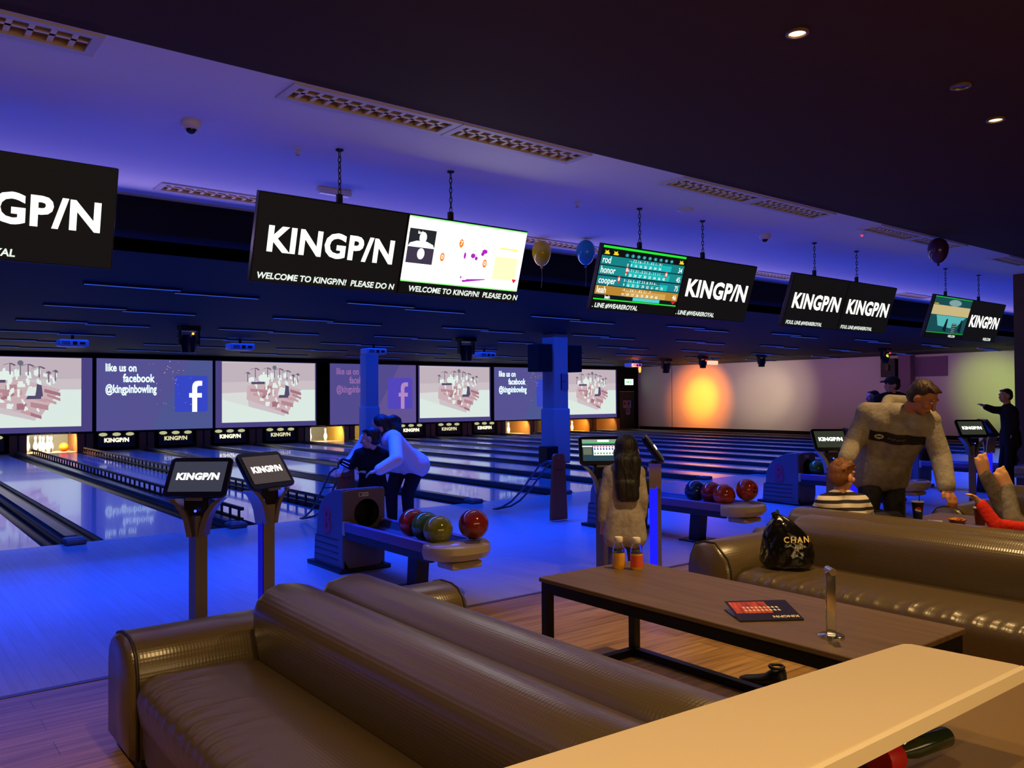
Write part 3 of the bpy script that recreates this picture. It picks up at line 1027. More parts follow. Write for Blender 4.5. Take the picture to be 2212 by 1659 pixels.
def tv(label, x0, kind, tick, tx):
    t = thing('hanging_screen', label, 'screen', (x0 + TVW / 2, TVY, TVZ), 0, 'hanging screens over the approach')
    rot = (PI / 2 + TILT, 0, 0)
    g = G().rbox(-TVW / 2 + .002, TVW / 2 - .002, -TVH / 2, TVH / 2, -.055, 0, .006)
    p = g.obj('screen_case', mat('screen_case_black', (18, 17, 17), .35), t, rot=rot)
    g = G()
    W, H = TVW - .02, TVH - .02
    g.use(emi((20, 19, 18) if kind == 'logo' else (16, 16, 16), .8))
    g.rect(-W / 2, W / 2, -H / 2, H / 2, .0015)
    if kind == 'logo':
        g.use(emi((255, 253, 242), 1.6))
        logo(g, W * .86, .005, .0, .004)
    elif kind == 'white':
        g.use(emi((255, 255, 255), 1.9))
        g.rect(-W / 2, W / 2, -H * .33, H * .485, .003)
        g.use(emi((120, 255, 110), 1.6))
        g.rect(-W / 2, W / 2, H * .485, H / 2, .004)
        g.rect(-W / 2, W / 2, -H * .345, -H * .33, .004)
        g.use(emi((255, 250, 170), 1.5))
        g.rect(W * .25, W * .46, -H * .2, H * .12, .0042)
        g.use(emi((255, 226, 110), 1.4))
        g.rect(-W * .49, -W * .30, H * .265, H * .295, .0044)
        g.rect(W * .28, W * .44, H * .22, H * .245, .0044)
        for yy, bgc in ((.11, (40, 46, 50)), (-.10, (72, 62, 86))):
            g.use(emi(bgc, .8))
            g.rect(-W * .485, -W * .275, yy * H - .0, yy * H + .145, .005)
            g.use(emi((255, 255, 255), 1.5))
            g.disc(-W * .375, yy * H + .08, .034, .045, .006)
            if yy > 0:
                g.poly([(-W * .485, yy * H), (-W * .275, yy * H), (-W * .29, yy * H + .03), (-W * .34, yy * H + .05), (-W * .42, yy * H + .05), (-W * .47, yy * H + .03)], .0062)
        g.use(emi((255, 255, 255), 1.4))
        put_text(g, 'layla', .035, -W * .42, H * .30, .006, align='LEFT', bold=.02)
        g.use(emi((250, 140, 20), 1.4))
        for s, x, y in (('7', -.06, .23), ('0', -.2, .02), ('0', .165, .0)):
            g.use(emi((240, 120, 30), 1.3))
            g.disc(x * W, y * H, .022, .036, .005)
            g.use(emi((255, 246, 230), 1.4))
            put_text(g, s, .05, x * W, y * H, .006, align='CENTER', bold=.02)
        g.use(emi((176, 40, 190), 1.0))
        for x, y, a, b in ((-.015, .075, .012, .03), (.055, .085, .025, .022), (.085, .055, .016, .018), (.15, .16, .03, .02), (.135, .125, .018, .018), (-.02, -.22, .008, .012)):
            g.disc(x * W, y * H, a, b, .005, 7)
        g.poly([(-.01 * W, -.255 * H), (.02 * W, -.255 * H), (.19 * W, -.225 * H), (.19 * W, -.212 * H), (.03 * W, -.238 * H), (-.0 * W, -.285 * H)], .005)
        g.use(emi((220, 30, 60), 1.2))
        g.poly([(.455 * W, -.235 * H), (.475 * W, -.185 * H), (.465 * W, -.17 * H), (.455 * W, -.18 * H), (.445 * W, -.17 * H), (.435 * W, -.185 * H)], .005)
    elif kind == 'scores':
        g.use(emi((12, 60, 66), .8))
        g.rect(-W / 2, W / 2, -H * .30, H * .46, .003)
        g.use(emi((30, 220, 50), 1.2))
        g.rect(-W / 2, W / 2, H * .46, H * .495, .0035)
        g.rect(-W / 2, W / 2, -H * .345, -H * .325, .0035)
        g.use(emi((16, 16, 16), .8))
        g.rect(-W / 2, W / 2, H * .345, H * .46, .0036)
        rows = [('rod', .275, (22, 138, 142)), ('honor', .12, (26, 150, 152)), ('cooper', -.04, (24, 140, 150)), ('leah', -.19, (196, 142, 52))]
        for nm, y, c in rows:
            g.use(emi(c, .9))
            g.rect(-W * .5, W * .5, (y - .068) * H, (y + .068) * H, .004)
            g.use(emi((30, 196, 196) if nm != 'leah' else (224, 176, 90), .9))
            g.rect(-W * .16, W * .34, (y - .066) * H, (y + .03) * H, .0042)
        g.use(emi((16, 26, 30), .8))
        g.rect(-W * .5, W * .5, -H * .325, -H * .262, .0042)
        g.use(emi((90, 220, 220), .9))
        g.rect(-W * .05, W * .28, -H * .318, -H * .262, .0044)
        g.use(emi((20, 60, 66), .8))
        for i in range(5):
            g.rect(-W * .01, W * .24, (-.10 + i * .028) * H, (-.09 + i * .028) * H, .0046)
        g.use(emi((244, 252, 244), 1.2))
        for nm, y, c in rows:
            put_text(g, nm, .092, -W * .485, y * H, .006, align='LEFT', bold=.012, xs=.86)
        nums = ['  - -  7 2  1 6  - 7  7 -  4 3  1 -  9 /', '3 6  7 1  3 1  - 2  3 1  2 -  1 1  1 1', '3 -  5 6  3 -  6 7  3 5  /6  9 3  6 -', '- 4  - -  3 4  1 -  8 5  3 1  - 7']
        tot = ['0   9   16   16   26   30   34   34', '9   20   24   27   30   33   34   36   45', '9   16   22   31   39   55   61   69   75', '10   10   17   26   35   38   39   46']
        for (nm, y, c), n1, n2 in zip(rows, nums, tot):
            put_text(g, n1, .036, -W * .2, (y + .032) * H, .006, align='LEFT', bold=.01)
            put_text(g, n2, .038, -W * .2, (y - .038) * H, .006, align='LEFT', bold=.01)
        for s, y in (('34', .255), ('45', .10), ('75', -.05), ('46', -.2)):
            put_text(g, s, .075, W * .455, y * H, .006, bold=.012, xs=.8)
        put_text(g, 'leah', .045, -W * .38, -H * .295, .006, align='LEFT', bold=.03)
        for i in range(9):
            g.use(emi((30, 150, 160), .9))
            g.disc(W * (-.22 + .068 * i), H * .385, .026, .017, .005, 12)
            g.use(emi((220, 250, 250), 1.0))
            put_text(g, str(i + 1), .026, W * (-.22 + .068 * i), H * .385, .006)
        g.use(emi((250, 214, 40), 1.1))
        for x in (-.45, -.35, .45):
            g.poly([(x * W - .035, .365 * H), (x * W + .035, .365 * H), (x * W + .038, .385 * H), (x * W + .018, .40 * H), (x * W + .02, .43 * H), (x * W - .005, .41 * H), (x * W - .03, .425 * H), (x * W - .02, .39 * H)], .005)
        for x, y in ((-.19, .16), (.29, .16), (-.26, .0)):
            g.use(emi((226, 50, 40), 1.1))
            g.disc(x * W, y * H, .02, .034, .0055)
            g.use(emi((255, 255, 250), 1.2))
            put_text(g, '8', .045, x * W, y * H, .0065, bold=.03)
        g.use(emi((230, 30, 60), 1.1))
        g.poly([(.455 * W, -.31 * H), (.485 * W, -.27 * H), (.425 * W, -.27 * H)], .005)
    elif kind == 'teal':
        g.use(emi((30, 90, 96), .7))
        g.rect(-W / 2, W / 2, -H * .36, H * .47, .003)
        g.use(emi((40, 190, 60), .9))
        g.rect(-W / 2, W / 2, H * .47, H * .49, .0035)
        g.rect(-W / 2, W / 2, -H * .375, -H * .36, .0035)
        g.use(emi((216, 196, 138), .85))
        g.rect(-W / 2, W / 2, H * .06, H * .29, .004)
        g.use(emi((96, 200, 200), .8))
        g.poly([(-W * .25, -H * .2), (W * .2, -H * .25), (W * .45, H * .05), (-W * .35, H * .05)], .0042)
        g.use(emi((150, 190, 190), .7))
        g.disc(W * .05, H * .37, .2, .05, .0042)
        g.use(emi((14, 34, 40), .8))
        for x in (-.05, .35):
            g.poly([(x * W - .06, -H * .3), (x * W + .06, -H * .34), (x * W + .03, -H * .02), (x * W - .01, -H * .02)], .005)
        g.rect(W * .12, W * .24, -H * .34, -H * .12, .0052)
        g.use(emi((150, 180, 180), .8))
        for i in range(5):
            g.rect(W * .13, W * .23, (-.33 + i * .045) * H, (-.312 + i * .045) * H, .0056)
        g.use(emi((210, 170, 40), .8))
        g.rect(-W * .49, -W * .38, H * .30, H * .33, .0044)
    g.use(emi((240, 250, 240), 1.0))
    if tick:
        ticker(g, tick, tx * W, -H * .435, .0065, .062 if kind != 'teal' else .05)
    g.obj('display', None, p, norm=False)
    return t


PAIRS = [(-1.143, [('logo', 'hanging sign board at the left photo edge ending in GP/N', 'FOUL LINE #WEAREROYAL', -.5), ('logo', 'left hanging board cut by the photo edge with big white letters', 'FOUL LINE #WEAREROYAL', -.60)]),
         (2.166, [('logo', 'hanging sign board left of the bright white scoring screen', 'WELCOME TO KINGP/N!  PLEASE DO N', -.47), ('white', 'bright overexposed white scoring screen hanging beside a sign board', 'WELCOME TO KINGP/N!  PLEASE DO N', -.43)]),
         (5.489, [('scores', 'teal scoreboard screen listing four players, hanging from the ceiling', '. LINE #WEAREROYAL', -.50), ('logo', 'hanging sign board right of the teal scoreboard screen', '. LINE #WEAREROYAL', -.50)]),
         (8.622, [('logo', 'left board of the hanging pair that both show the white word mark', 'FOUL LINE #WEAREROYAL', -.46), ('logo', 'right board of the hanging pair that both show the white word mark', 'FOUL LINE #WEAREROYAL', -.46)]),
         (12.14, [('teal', 'dim teal screen with a beige band in the rightmost hanging pair', 'WELCOM', .10), ('logo', 'rightmost hanging sign board, beside the dim teal screen', 'WELCOM', .10)])]
CHAINX = [None, (2.782, 3.772), (5.998, 6.956), (9.05, 10.01), (12.46, 13.56)]
for pi_, (x0, two) in enumerate(PAIRS):
    for j, (kind, lab, tick, tx) in enumerate(two):
        if pi_ == 0 and j == 0:
            continue
        tv(lab, x0 + TVW * j, kind, tick, tx)
    cx = CHAINX[pi_] or (-.6 + .2, .55)
    for j, x in enumerate(cx):
        if pi_ == 0 and j == 0:
            continue
        # a real chain: alternate links twisted around the drop
        zt, zb = ZC, 2.965
        yc = 5.60
        t = thing('hanging_chain', '%s dark chain holding the %s pair of sign boards from the left' % (('left', 'right')[j], ORD[pi_]), 'chain', (x, yc, zt), 0, 'chains holding the sign boards')
        G().lathe([(.001, 0), (.03, 0), (.028, -.012), (.008, -.02), (.001, -.02)], n=14).obj('ceiling_hook', BLACKM, t, smooth=True)
        g = G()
        z = -.015
        n = 0
        while z > zb - zt - .02:
            pts = []
            for a in range(9):
                an = 2 * PI * a / 8
                u, v = .011 * math.sin(an), .026 * math.cos(an)
                pts.append((u * math.cos(n * PI / 2 + .5), u * math.sin(n * PI / 2 + .5), z - .022 + v))
            g.tube(pts, .004, 6)
            z -= .040
            n += 1
        g.obj('chain_links', mat('chain_steel', (70, 66, 70), .4, .7), t, smooth=True)
        G().box(-.02, .02, -.01, .02, zb - zt - .06, zb - zt).obj('chain_bracket', BLACKM, t)

# ---------------------------------------------------------------- balloons under the ceiling
def balloon(label, x, y, z, rgb):
    t = thing('balloon', label, 'balloon', (x, y, z), 0, 'balloons under the ceiling')
    m = bpy.data.materials.new('balloon_%d' % rgb[0])
    m.use_nodes = True
    b = m.node_tree.nodes['Principled BSDF']
    b.inputs['Base Color'].default_value = (*lin(rgb), 1)
    b.inputs['Roughness'].default_value = .18
    b.inputs['Subsurface Weight'].default_value = .3
    g = G()
    prof = [(.001, .13)]
    for i in range(1, 14):
        a = PI * i / 14
        r = .115 * math.sin(a) * (1 - .12 * (i / 14) ** 2)
        zz = .13 * math.cos(a) if a < PI / 2 else .165 * math.cos(a)
        prof.append((r, zz))
    prof.append((.008, -.168))
    g.lathe(prof, n=24).obj('balloon_skin', m, t, smooth='all')
    G().lathe([(.006, -.166), (.018, -.190), (.001, -.186)], n=12).obj('knot', m, t)
    G().tube([(0, 0, -.186), (.01, .005, -.3), (-.008, 0, -.42)], .0015, 5).obj('ribbon', mat('ribbon', (200, 190, 180), .5), t)


balloon('yellow balloon floating just right of the bright white screen', 6.20, 7.33, 3.14, (222, 190, 20))
balloon('turquoise balloon floating at the upper left of the teal scoreboard', 6.655, 7.07, 3.16, (40, 150, 190))
balloon('dark purple balloon floating high near the right edge', 9.75, 4.46, 3.13, (76, 34, 96))

# ---------------------------------------------------------------- blue light strips, projectors and moving heads over the lanes
ROWN = ['nearest', 'second', 'third', 'fourth', 'fifth', 'sixth']
strip = None
for r in range(6):
    for c in range(0, 8):
        x0, y0 = 1.98 + 3.3 * c, 10.41 + 2.63 * r
        for j in range(2):
            a, y = (x0, y0) if j == 0 else (x0 + 1.07, y0 + .26)
            lab = 'blue ceiling light strip, %s half of %s pair from left, %s row' % (('left', 'right')[j], ORD[c], ROWN[r])
            if strip is None:
                strip = thing('light_strip', lab, 'light strip', (a, y, ZL), 0, 'blue light strips on the lane ceiling')
                G().box(0, 1.08, -.03, .03, -.025, 0).obj('strip_channel', BLACK, strip)
                G().box(.01, 1.07, -.022, .022, -.029, -.025).obj('strip_diffuser', emi((50, 84, 220), .85), strip)
            else:
                dup(strip, (a, y, ZL), 0, lab)


def projector(label, x, y, lit=False):
    t = thing('projector', label, 'projector', (x, y, ZL), 0, 'projectors on the lane ceiling')
    G().cyl((0, 0, 0), (0, 0, -.1), .03).box(-.1, .1, -.1, .1, -.11, -.1).obj('ceiling_mount', BLACKM, t)
    G().rbox(-.27, .27, -.2, .2, -.25, -.11, .03).obj('projector_body', mat('white_projector', (205, 205, 215), .4), t, smooth=True)
    g = G()
    for i in range(5):
        g.box(-.22 + .03 * i, -.205 + .03 * i, -.203, -.2, -.22, -.15)
    g.box(.10, .2, -.203, -.2, -.21, -.16)
    g.box(-.03, .05, -.203, -.2, -.22, -.15)
    g.obj('vent', BLACKP, t)
    G().cyl((.05, .19, -.18), (.05, .24, -.18), .05).obj('lens', BLACKP, t)
    return t


for i, (x, y) in enumerate([(3.40, 18.9), (6.65, 18.3), (10.0, 18.3), (13.4, 18.3)]):
    projector('white projector on the lane ceiling, %s from the left' % ORD[i], x, y)
projector('white projector glowing red near the exit sign', 22.4, 21.3)
light('red_glow', 'POINT', (22.15, 20.95, 2.55), 14, (1.0, .18, .05), shadow_soft_size=.03)


def moving_head(label, x, y, led=None, rz=0.0, drop=.2, big=1.0):
    t = thing('stage_light', label, 'stage light', (x, y, ZL), rz, 'stage lights on the lane ceiling')
    G().rbox(-.14 * big, .14 * big, -.12 * big, .12 * big, -.09, 0, .015).obj('lamp_base', BLACKP, t)
    G().box(-.15 * big, -.12 * big, -.05, .05, -.09 - drop * big, -.06).obj('yoke_arm', BLACKP, t)
    G().box(.12 * big, .15 * big, -.05, .05, -.09 - drop * big, -.06).obj('yoke_arm', BLACKP, t)
    G().lathe([(.001, -.10 * big), (.09 * big, -.10 * big), (.115 * big, -.2 * big), (.10 * big, -.36 * big), (.001, -.37 * big)], (0, 0, -.03), n=18).obj('lamp_head', BLACKP, t, smooth=True)
    if led:
        G().sph((.03, -.12 * big, -.14), .022, 10, 8).obj('led', emi(*led), t)
    return t


moving_head('black stage light with a tiny orange lamp between the two left projectors', 4.75, 15.7, ((255, 170, 40), 3), big=1.25)
moving_head('black stage light on the lane ceiling left of the speaker pillar', 10.7, 15.3, None, big=1.35)
moving_head('black stage light hanging left of the orange-lit wall patch', 22.6, 19.9, None, big=1.3)
moving_head('black stage light with a red lamp above the orange-lit wall patch', 22.3, 18.0, ((255, 40, 30), 6))
moving_head('black stage light above the white-lit patch of the right wall', 23.1, 16.25, None)
moving_head('black stage light with a red lamp near the wall pillar', 23.1, 12.1, ((255, 30, 40), 6), big=1.1)
t = thing('flare_lamp', 'bright orange lamp glowing under the projector by the exit sign', 'lamp', (21.95, 20.55, ZL - .30), 0)
G().lathe([(.001, .04), (.04, .03), (.05, -.06), (.03, -.17), (.001, -.18)], n=16).obj('lamp_body', emi((255, 120, 50), 4.0), t, smooth=True)
G().cyl((0, 0, .03), (0, 0, .30), .012, n=8).obj('lamp_stem', BLACKM, t)
t = thing('flood_lamp', 'small white flood lamp glowing beside the red-lit stage light', 'lamp', (23.0, 18.15, ZL), 0)
G().cyl((0, 0, 0), (0, 0, -.12), .012, n=8).obj('lamp_stem', BLACKM, t)
G().rbox(-.24, .24, -.06, .06, -.26, -.12, .02).obj('lamp_body', emi((255, 190, 160), 1.3), t)
t = thing('alarm_light', 'tiny red indicator light on the white ceiling by the purple balloon', 'indicator light', (4.85 * 1.85, 2.46 * 1.85 + .4, ZC), 0)
G().lathe([(.001, 0), (.03, 0), (.026, -.02), (.001, -.022)], n=12).obj('indicator_base', WPL, t)
G().sph((0, 0, -.024), .012, 10, 6).obj('led', emi((255, 30, 60), 6), t)

# ---------------------------------------------------------------- scoring kiosks
BLUELED = emi((16, 16, 255), 2.2)


def kiosk(label, x, y, rz, kind, prz, zc=1.0):
    t = thing('scoring_kiosk', label, 'kiosk', (x, y, 0), 0, 'scoring kiosks at the approach')
    ph = zc - .20
    # post: two-sided tapered column, splitting into a Y of curved arms
    g = G()
    c, s = math.cos(prz), math.sin(prz)

    def T(u, v, z):
        return (u * c - v * s, u * s + v * c, z)
    sec = [(-.052, 0), (0, -.052), (.052, 0), (0, .052)]
    g.loft([[T(u * f, v * f, z) for u, v in sec] for z, f in ((.02, 1.05), (.10, 1.0), (ph - .12, 1.0), (ph - .02, 1.08))])
    p = g.obj('post', KIOSKG, t, smooth=True)
    c2, s2 = math.cos(rz), math.sin(rz)
    for sd in (-1, 1):
        g = G()
        prof = [(.012, ph - .14, .040), (.03, ph - .05, .036), (.052, ph + .0, .032), (.085, ph + .045, .030), (.12, ph + .075, .030)]
        rings = []
        for u, z, hw in prof:
            u *= sd
            ring = []
            for du, dv in ((-.016, -.05), (.016, -.05), (.016, .05), (-.016, .05)):
                uu, vv = u + du + sd * .02, dv
                ring.append((uu * c2 - vv * s2, uu * s2 + vv * c2, z))
            rings.append(ring)
        g.loft(rings).obj('bracket_arm', STEEL, t, smooth=True)
    g = G()
    for zz0, zz1, k in ((ph - .03, ph + .05, .07),):
        g.loft([[(u * c2 - v * s2, u * s2 + v * c2, z) for u, v in ((-k, -.03), (k, -.03), (k, .03), (-k, .03))] for z in (zz0, zz1 + .04)])
    g.obj('bracket_core', BLACKP, t)
    # blue light band down the side of the post
    g = G()
    a = [T(u, v, z) for u, v, z in ((-.055, -.004, .06), (-.006, -.0555, .06), (-.006, -.0555, ph - .1), (-.055, -.004, ph - .1))]
    if kind in ('edge', 'warm'):
        g.faces(a, [(0, 1, 2, 3)])
        g.obj('light_band', BLUELED if kind == 'edge' else emi((24, 20, 220), .6), p, norm=False)
    if kind != 'edge':
        g = G()
        g.sph(T(-.0, -.06, ph + .01), .008, 8, 6).obj('status_led', emi((60, 80, 255), 3), p)
    G().lathe([(.001, 0), (.115, 0), (.115, .008), (.085, .02), (.06, .03), (.001, .03)], n=24).obj('foot_plate', BLACKM, t, smooth=True)
    # tilted monitor
    th = PI / 2 - math.radians(36)
    W, H = .365, .262
    g = G()
    n = 6
    r = .03
    pts = []
    for cx_, cy_, a0 in ((W / 2 - r, H / 2 - r, 0), (-W / 2 + r, H / 2 - r, PI / 2), (-W / 2 + r, -H / 2 + r, PI), (W / 2 - r, -H / 2 + r, 1.5 * PI)):
        for i in range(n):
            a_ = a0 + PI / 2 * i / (n - 1)
            pts.append((cx_ + r * math.cos(a_), cy_ + r * math.sin(a_)))
    g.loft([[(q[0] * f, q[1] * f, z) for q in pts] for z, f in ((-.05, .88), (-.03, .97), (-.008, 1.0), (.0, .985))])
    m = g.obj('monitor', BLACKP, t, loc=(-.0, 0, zc), rot=(th, 0, rz), smooth=True)
    g = G()
    w2, h2 = W - .058, H - .062
    if kind == 'score':
        g.use(emi((44, 70, 84), .9))
        g.rect(-w2 / 2, w2 / 2, -h2 / 2, h2 / 2, .003)
        g.use(emi((150, 160, 150), 1.0)).rect(-w2 / 2, w2 / 2, h2 * .34, h2 / 2, .0035)
        g.use(emi((60, 190, 90), 1.1)).rect(-w2 / 2, w2 / 2, h2 * .30, h2 * .36, .004)
        g.use(emi((244, 246, 240), 1.3))
        g.rect(-w2 * .22, w2 / 2, -h2 * .25, h2 * .2, .004)
        g.rect(-w2 * .5, -w2 * .24, h2 * .14, h2 * .2, .004)
        g.rect(-w2 * .1, w2 * .2, h2 * .38, h2 * .48, .004)
        for i in range(9):
            x_ = -w2 * .2 + i * w2 * .076
            g.use(emi((196, 80, 120), 1)).rect(x_, x_ + .014, h2 * .12, h2 * .18, .0045)
            g.use(emi((96, 90, 170), 1)).rect(x_, x_ + .012, h2 * .0, h2 * .09, .0045)
            g.use(emi((60, 170, 90), 1)).rect(x_, x_ + .012, -h2 * .2, -h2 * .12, .0045)
        g.use(emi((110, 120, 100), .9)).rect(-w2 * .48, -w2 * .26, -h2 * .22, h2 * .1, .004)
    else:
        g.use(emi((66, 68, 84) if kind == 'blue' else ((86, 74, 72) if kind in ('warm',) else (58, 62, 50)), .8))
        g.rect(-w2 / 2, w2 / 2, -h2 / 2, h2 / 2, .003)
        g.use(emi((255, 250, 240), 2.2))
        logo(g, w2 * .80, 0, 0, .005, bold=.05)
    g.obj('display', None, m, norm=False)
    G().rbox(-.05, .05, -.012, .012, -.012, .0, .004).obj('card_slot', KIOSKG, m, loc=(0, -H / 2 - .004, -.01))
    return t


A1, A2 = math.radians(-38.1), math.radians(21.9)
A3 = math.radians(41.5)
kiosk('grey kiosk with square-on black monitor, at the left behind the nearest sofa', 1.535, 4.90, A1, 'blue', A1 + .1, 1.005)
kiosk('grey kiosk with slanted monitor right beside the leftmost kiosk', 2.03, 5.12, A2, 'warm', A1 - .05, 1.005)
kiosk('kiosk showing a coloured score table, partly hidden by the girl with long hair', 4.62, 4.74, A1, 'score', A1 + .1, 1.03)
kiosk('kiosk seen edge-on with a bright blue post, right of the girl', 5.205, 4.71, A3, 'edge', A1 + .23, 1.03)
kiosk('kiosk with lit word mark left of the man in the grey hoodie', 7.88, 4.72, A1, 'dark', A1 + .1, 1.00)
kiosk('kiosk with slanted monitor hidden behind the man in the grey hoodie', 8.38, 4.74, A3, 'edge', A1 + .23, 1.0)
kiosk('kiosk with lit word mark between the leaning man and the figure at the right edge', 11.07, 4.68, A1, 'dark', A1 + .1, 1.03)
kiosk('kiosk with a blue-lit post at the right edge below the dark standing figure', 11.62, 4.70, A3, 'edge', A1 + .23, 1.03)

# ---------------------------------------------------------------- ball returns
def ball_return(k, label):
    t = thing('ball_return', label, 'ball return', (gapx(k), 5.9, 0), 0, 'ball returns on the approach')
    w = .20
    prof = [(.42, .03), (.97, .03), (.955, .25), (.92, .27), (.905, .42), (.85, .53), (.74, .62), (.58, .68), (.44, .69), (.415, .66)]
    G().prism([(.60, .06)] + prof[1:-2] + [(.60, .66)], -w + .02, w - .02, 'x').obj('hood_core', BLACKP, t)
    for s in (-1, 1):
        G().prism(prof, *sorted((s * (w - .022), s * w)), 'x').obj('hood_side', GREYHOOD, t, bevel=.006)
    top = [(.97, .03), (.955, .25), (.92, .27), (.905, .42), (.85, .53), (.74, .62), (.58, .68), (.44, .69), (.43, .675), (.58, .66), (.73, .60), (.83, .515), (.885, .41), (.90, .26), (.935, .24), (.95, .03)]
    G().prism(top, -w + .022, w - .022, 'x').obj('hood_shell', GREYHOOD, t)
    # front panel with the round mouth
    g = G()
    n = 40
    yf = .405
    hole, outer = [], []
    for i in range(n):
        a = 2 * PI * i / n
        ca, sa = math.cos(a), math.sin(a)
        hole.append((.02 + .118 * ca, .485 + .118 * sa))
        k_ = 1.0 / max(abs(ca) / .19, abs(sa) / (.2 if sa > 0 else .455))
        x_, z_ = .0 + k_ * ca, .485 + k_ * sa
        if sa > 0.3:
            z_ = min(z_, .69 - .25 * x_ * x_)
        outer.append((x_, z_))
    v = [(x_, yf, z_) for x_, z_ in outer] + [(x_, yf, z_) for x_, z_ in hole] + [(x_, yf + .22, z_) for x_, z_ in hole] + [(x_, yf + .014, z_) for x_, z_ in outer]
    f = []
    for i in range(n):
        j = (i + 1) % n
        f += [(i, j, n + j, n + i), (i, 3 * n + i, 3 * n + j, j)]
    g.faces(v, f)
    g.obj('front_panel', FRONTHOOD, t, norm=True)
    g = G()
    v = [(x_, yf + .10, z_) for x_, z_ in hole] + [(x_, yf + .21, z_) for x_, z_ in hole]
    f = [(i, (i + 1) % n, n + (i + 1) % n, n + i) for i in range(n)] + [tuple(range(n, 2 * n))]
    g.faces(v, f).obj('ball_mouth', mat('mouth_black', (6, 6, 7), .6), t)
    g = G().use(mat('pale_label', (206, 206, 150), .5)).box(-.055, .035, yf - .003, yf, .625, .66)
    g.use(mat('label_ink', (90, 96, 60), .5))
    g.box(-.048, -.026, yf - .004, yf - .003, .632, .654)
    g.box(-.018, .028, yf - .004, yf - .003, .646, .650)
    g.box(-.018, .028, yf - .004, yf - .003, .636, .639)
    g.obj('label', None, t)
    # red emblem and grooves on each flank
    for s in (-1, 1):
        g = G().use(mat('red_emblem', (176, 60, 90), .45))
        t2 = text_bm('B', .30, bold=.04, xs=.8, extrude=.004)
        mt = Matrix.Translation((s * (w + .003), .70, .40)) @ (Matrix.Rotation(s * PI / 2, 4, 'Z')) @ Matrix.Rotation(PI / 2, 4, 'X')
        g.add(t2, mt)
        g.obj('emblem', None, t, norm=False)
        g = G()
        for i, z in enumerate((.26, .205, .15, .095)):
            g.box(*sorted((s * w, s * (w + .004))), .50, .945 - .0 * i, z, z + .006)
        g.obj('groove', BLACKP, t)
    G().rbox(-.24, .24, .38, 1.03, 0, .035, .008).obj('base_plate', BLACKP, t)
    # rack: trough, rails, cream nose, leg
    zt = .375
    g = G()
    tro = [(-.165, zt + .05), (-.12, zt - .01), (0, zt - .035), (.12, zt - .01), (.165, zt + .05), (.165, zt - .05), (-.165, zt - .05)]
    g.prism(tro, -.93, .41, 'y').obj('tray', mat('tray_lining', (60, 54, 62), .5), t)
    for s in (-1, 1):
        g = G().rbox(*sorted((s * .155, s * .205)), -.93, .40, zt - .03, zt + .05, .012)
        r = g.obj('rail', PURPLE, t, smooth=True)
        G().box(*sorted((s * .160, s * .200)), -.93, .39, zt - .085, zt - .03).obj('rail_skirt', mat('rail_skirt', (40, 36, 44), .5), r)
        G().rbox(*sorted((s * .150, s * .21)), .37, .41, zt - .06, zt + .055, .008).obj('rail_cap', CREAMP, r, smooth=True)
    g = G()
    rings = []
    for z, f, dy in ((zt - .075, .70, .03), (zt - .055, .92, .01), (zt - .01, 1.0, 0), (zt + .035, .98, 0), (zt + .05, .93, .01)):
        ring = []
        for i in range(25):
            a = PI + PI * i / 24
            ring.append((.265 * f * math.copysign(abs(math.cos(a)) ** .8, math.cos(a)), -.93 + dy + .26 * f * math.sin(a), z))
        ring += [(.24 * f, -.92, z), (-.24 * f, -.92, z)]
        rings.append(ring)
    g.loft(rings).obj('tray_nose', CREAMP, t, smooth=True)
    G().lathe([(.001, 0), (.058, 0), (.055, .006), (.001, .008)], (.06, -1.085, zt + .05), n=24).obj('hand_dryer_pad', mat('grey_pad', (96, 88, 82), .5), t)
    G().rbox(-.13, .13, -1.11, -.91, zt - .125, zt - .075, .015).obj('nose_box', CREAMP, t, smooth=True)
    g = G().loft([[(x_, y_, z_) for x_, y_ in ((-.055, -.50 + dy), (.055, -.50 + dy), (.055, -.37 + dy), (-.055, -.37 + dy))] for z_, dy in ((.01, .0), (zt - .05, -.03))])
    g.obj('support_leg', mat('dark_support', (44, 42, 50), .5), t)
    G().rbox(-.14, .14, -.56, -.31, 0, .02, .006).obj('leg_foot', BLACKP, t)
    return t


ball_return(1, 'ball return with red, green, olive and maroon balls in front of the bending woman')
ball_return(3, 'ball return behind the girl, rack with a blue and three orange-red balls')
ball_return(5, 'big dark ball return hood left of the boy in the striped shirt')
ball_return(7, 'ball return seen between the legs and arm of the leaning man')

BALLM = {}


def ball(label, k, x, y, rgb, z=.375 + .118, rot=(0, 0, 0)):
    if rgb not in BALLM:
        BALLM[rgb] = mat('ball_%d_%d_%d' % rgb, tuple(int(v * .72) for v in rgb), .12, coat=.6, vary=(rgb, (9, 9, 9)))
    t = thing('bowling_ball', label, 'bowling ball', (gapx(k) + x, 5.9 + y, z), 0, 'bowling balls on the racks')
    t.rotation_euler = rot
    G().sph((0, 0, 0), .1085, 32, 20).obj('ball_shell', BALLM[rgb], t, smooth='all')
    g = G()
    for a, b in ((.0, .0), (.32, .0), (.16, .34)):
        d = Vector((math.sin(a - .16), -math.cos(a - .16) * math.cos(b), math.sin(b))).normalized()
        g.cyl(d * .106, d * .1092, .0125, n=14)
    g.obj('finger_hole', mat('hole_black', (10, 8, 10), .6), t)
    return t


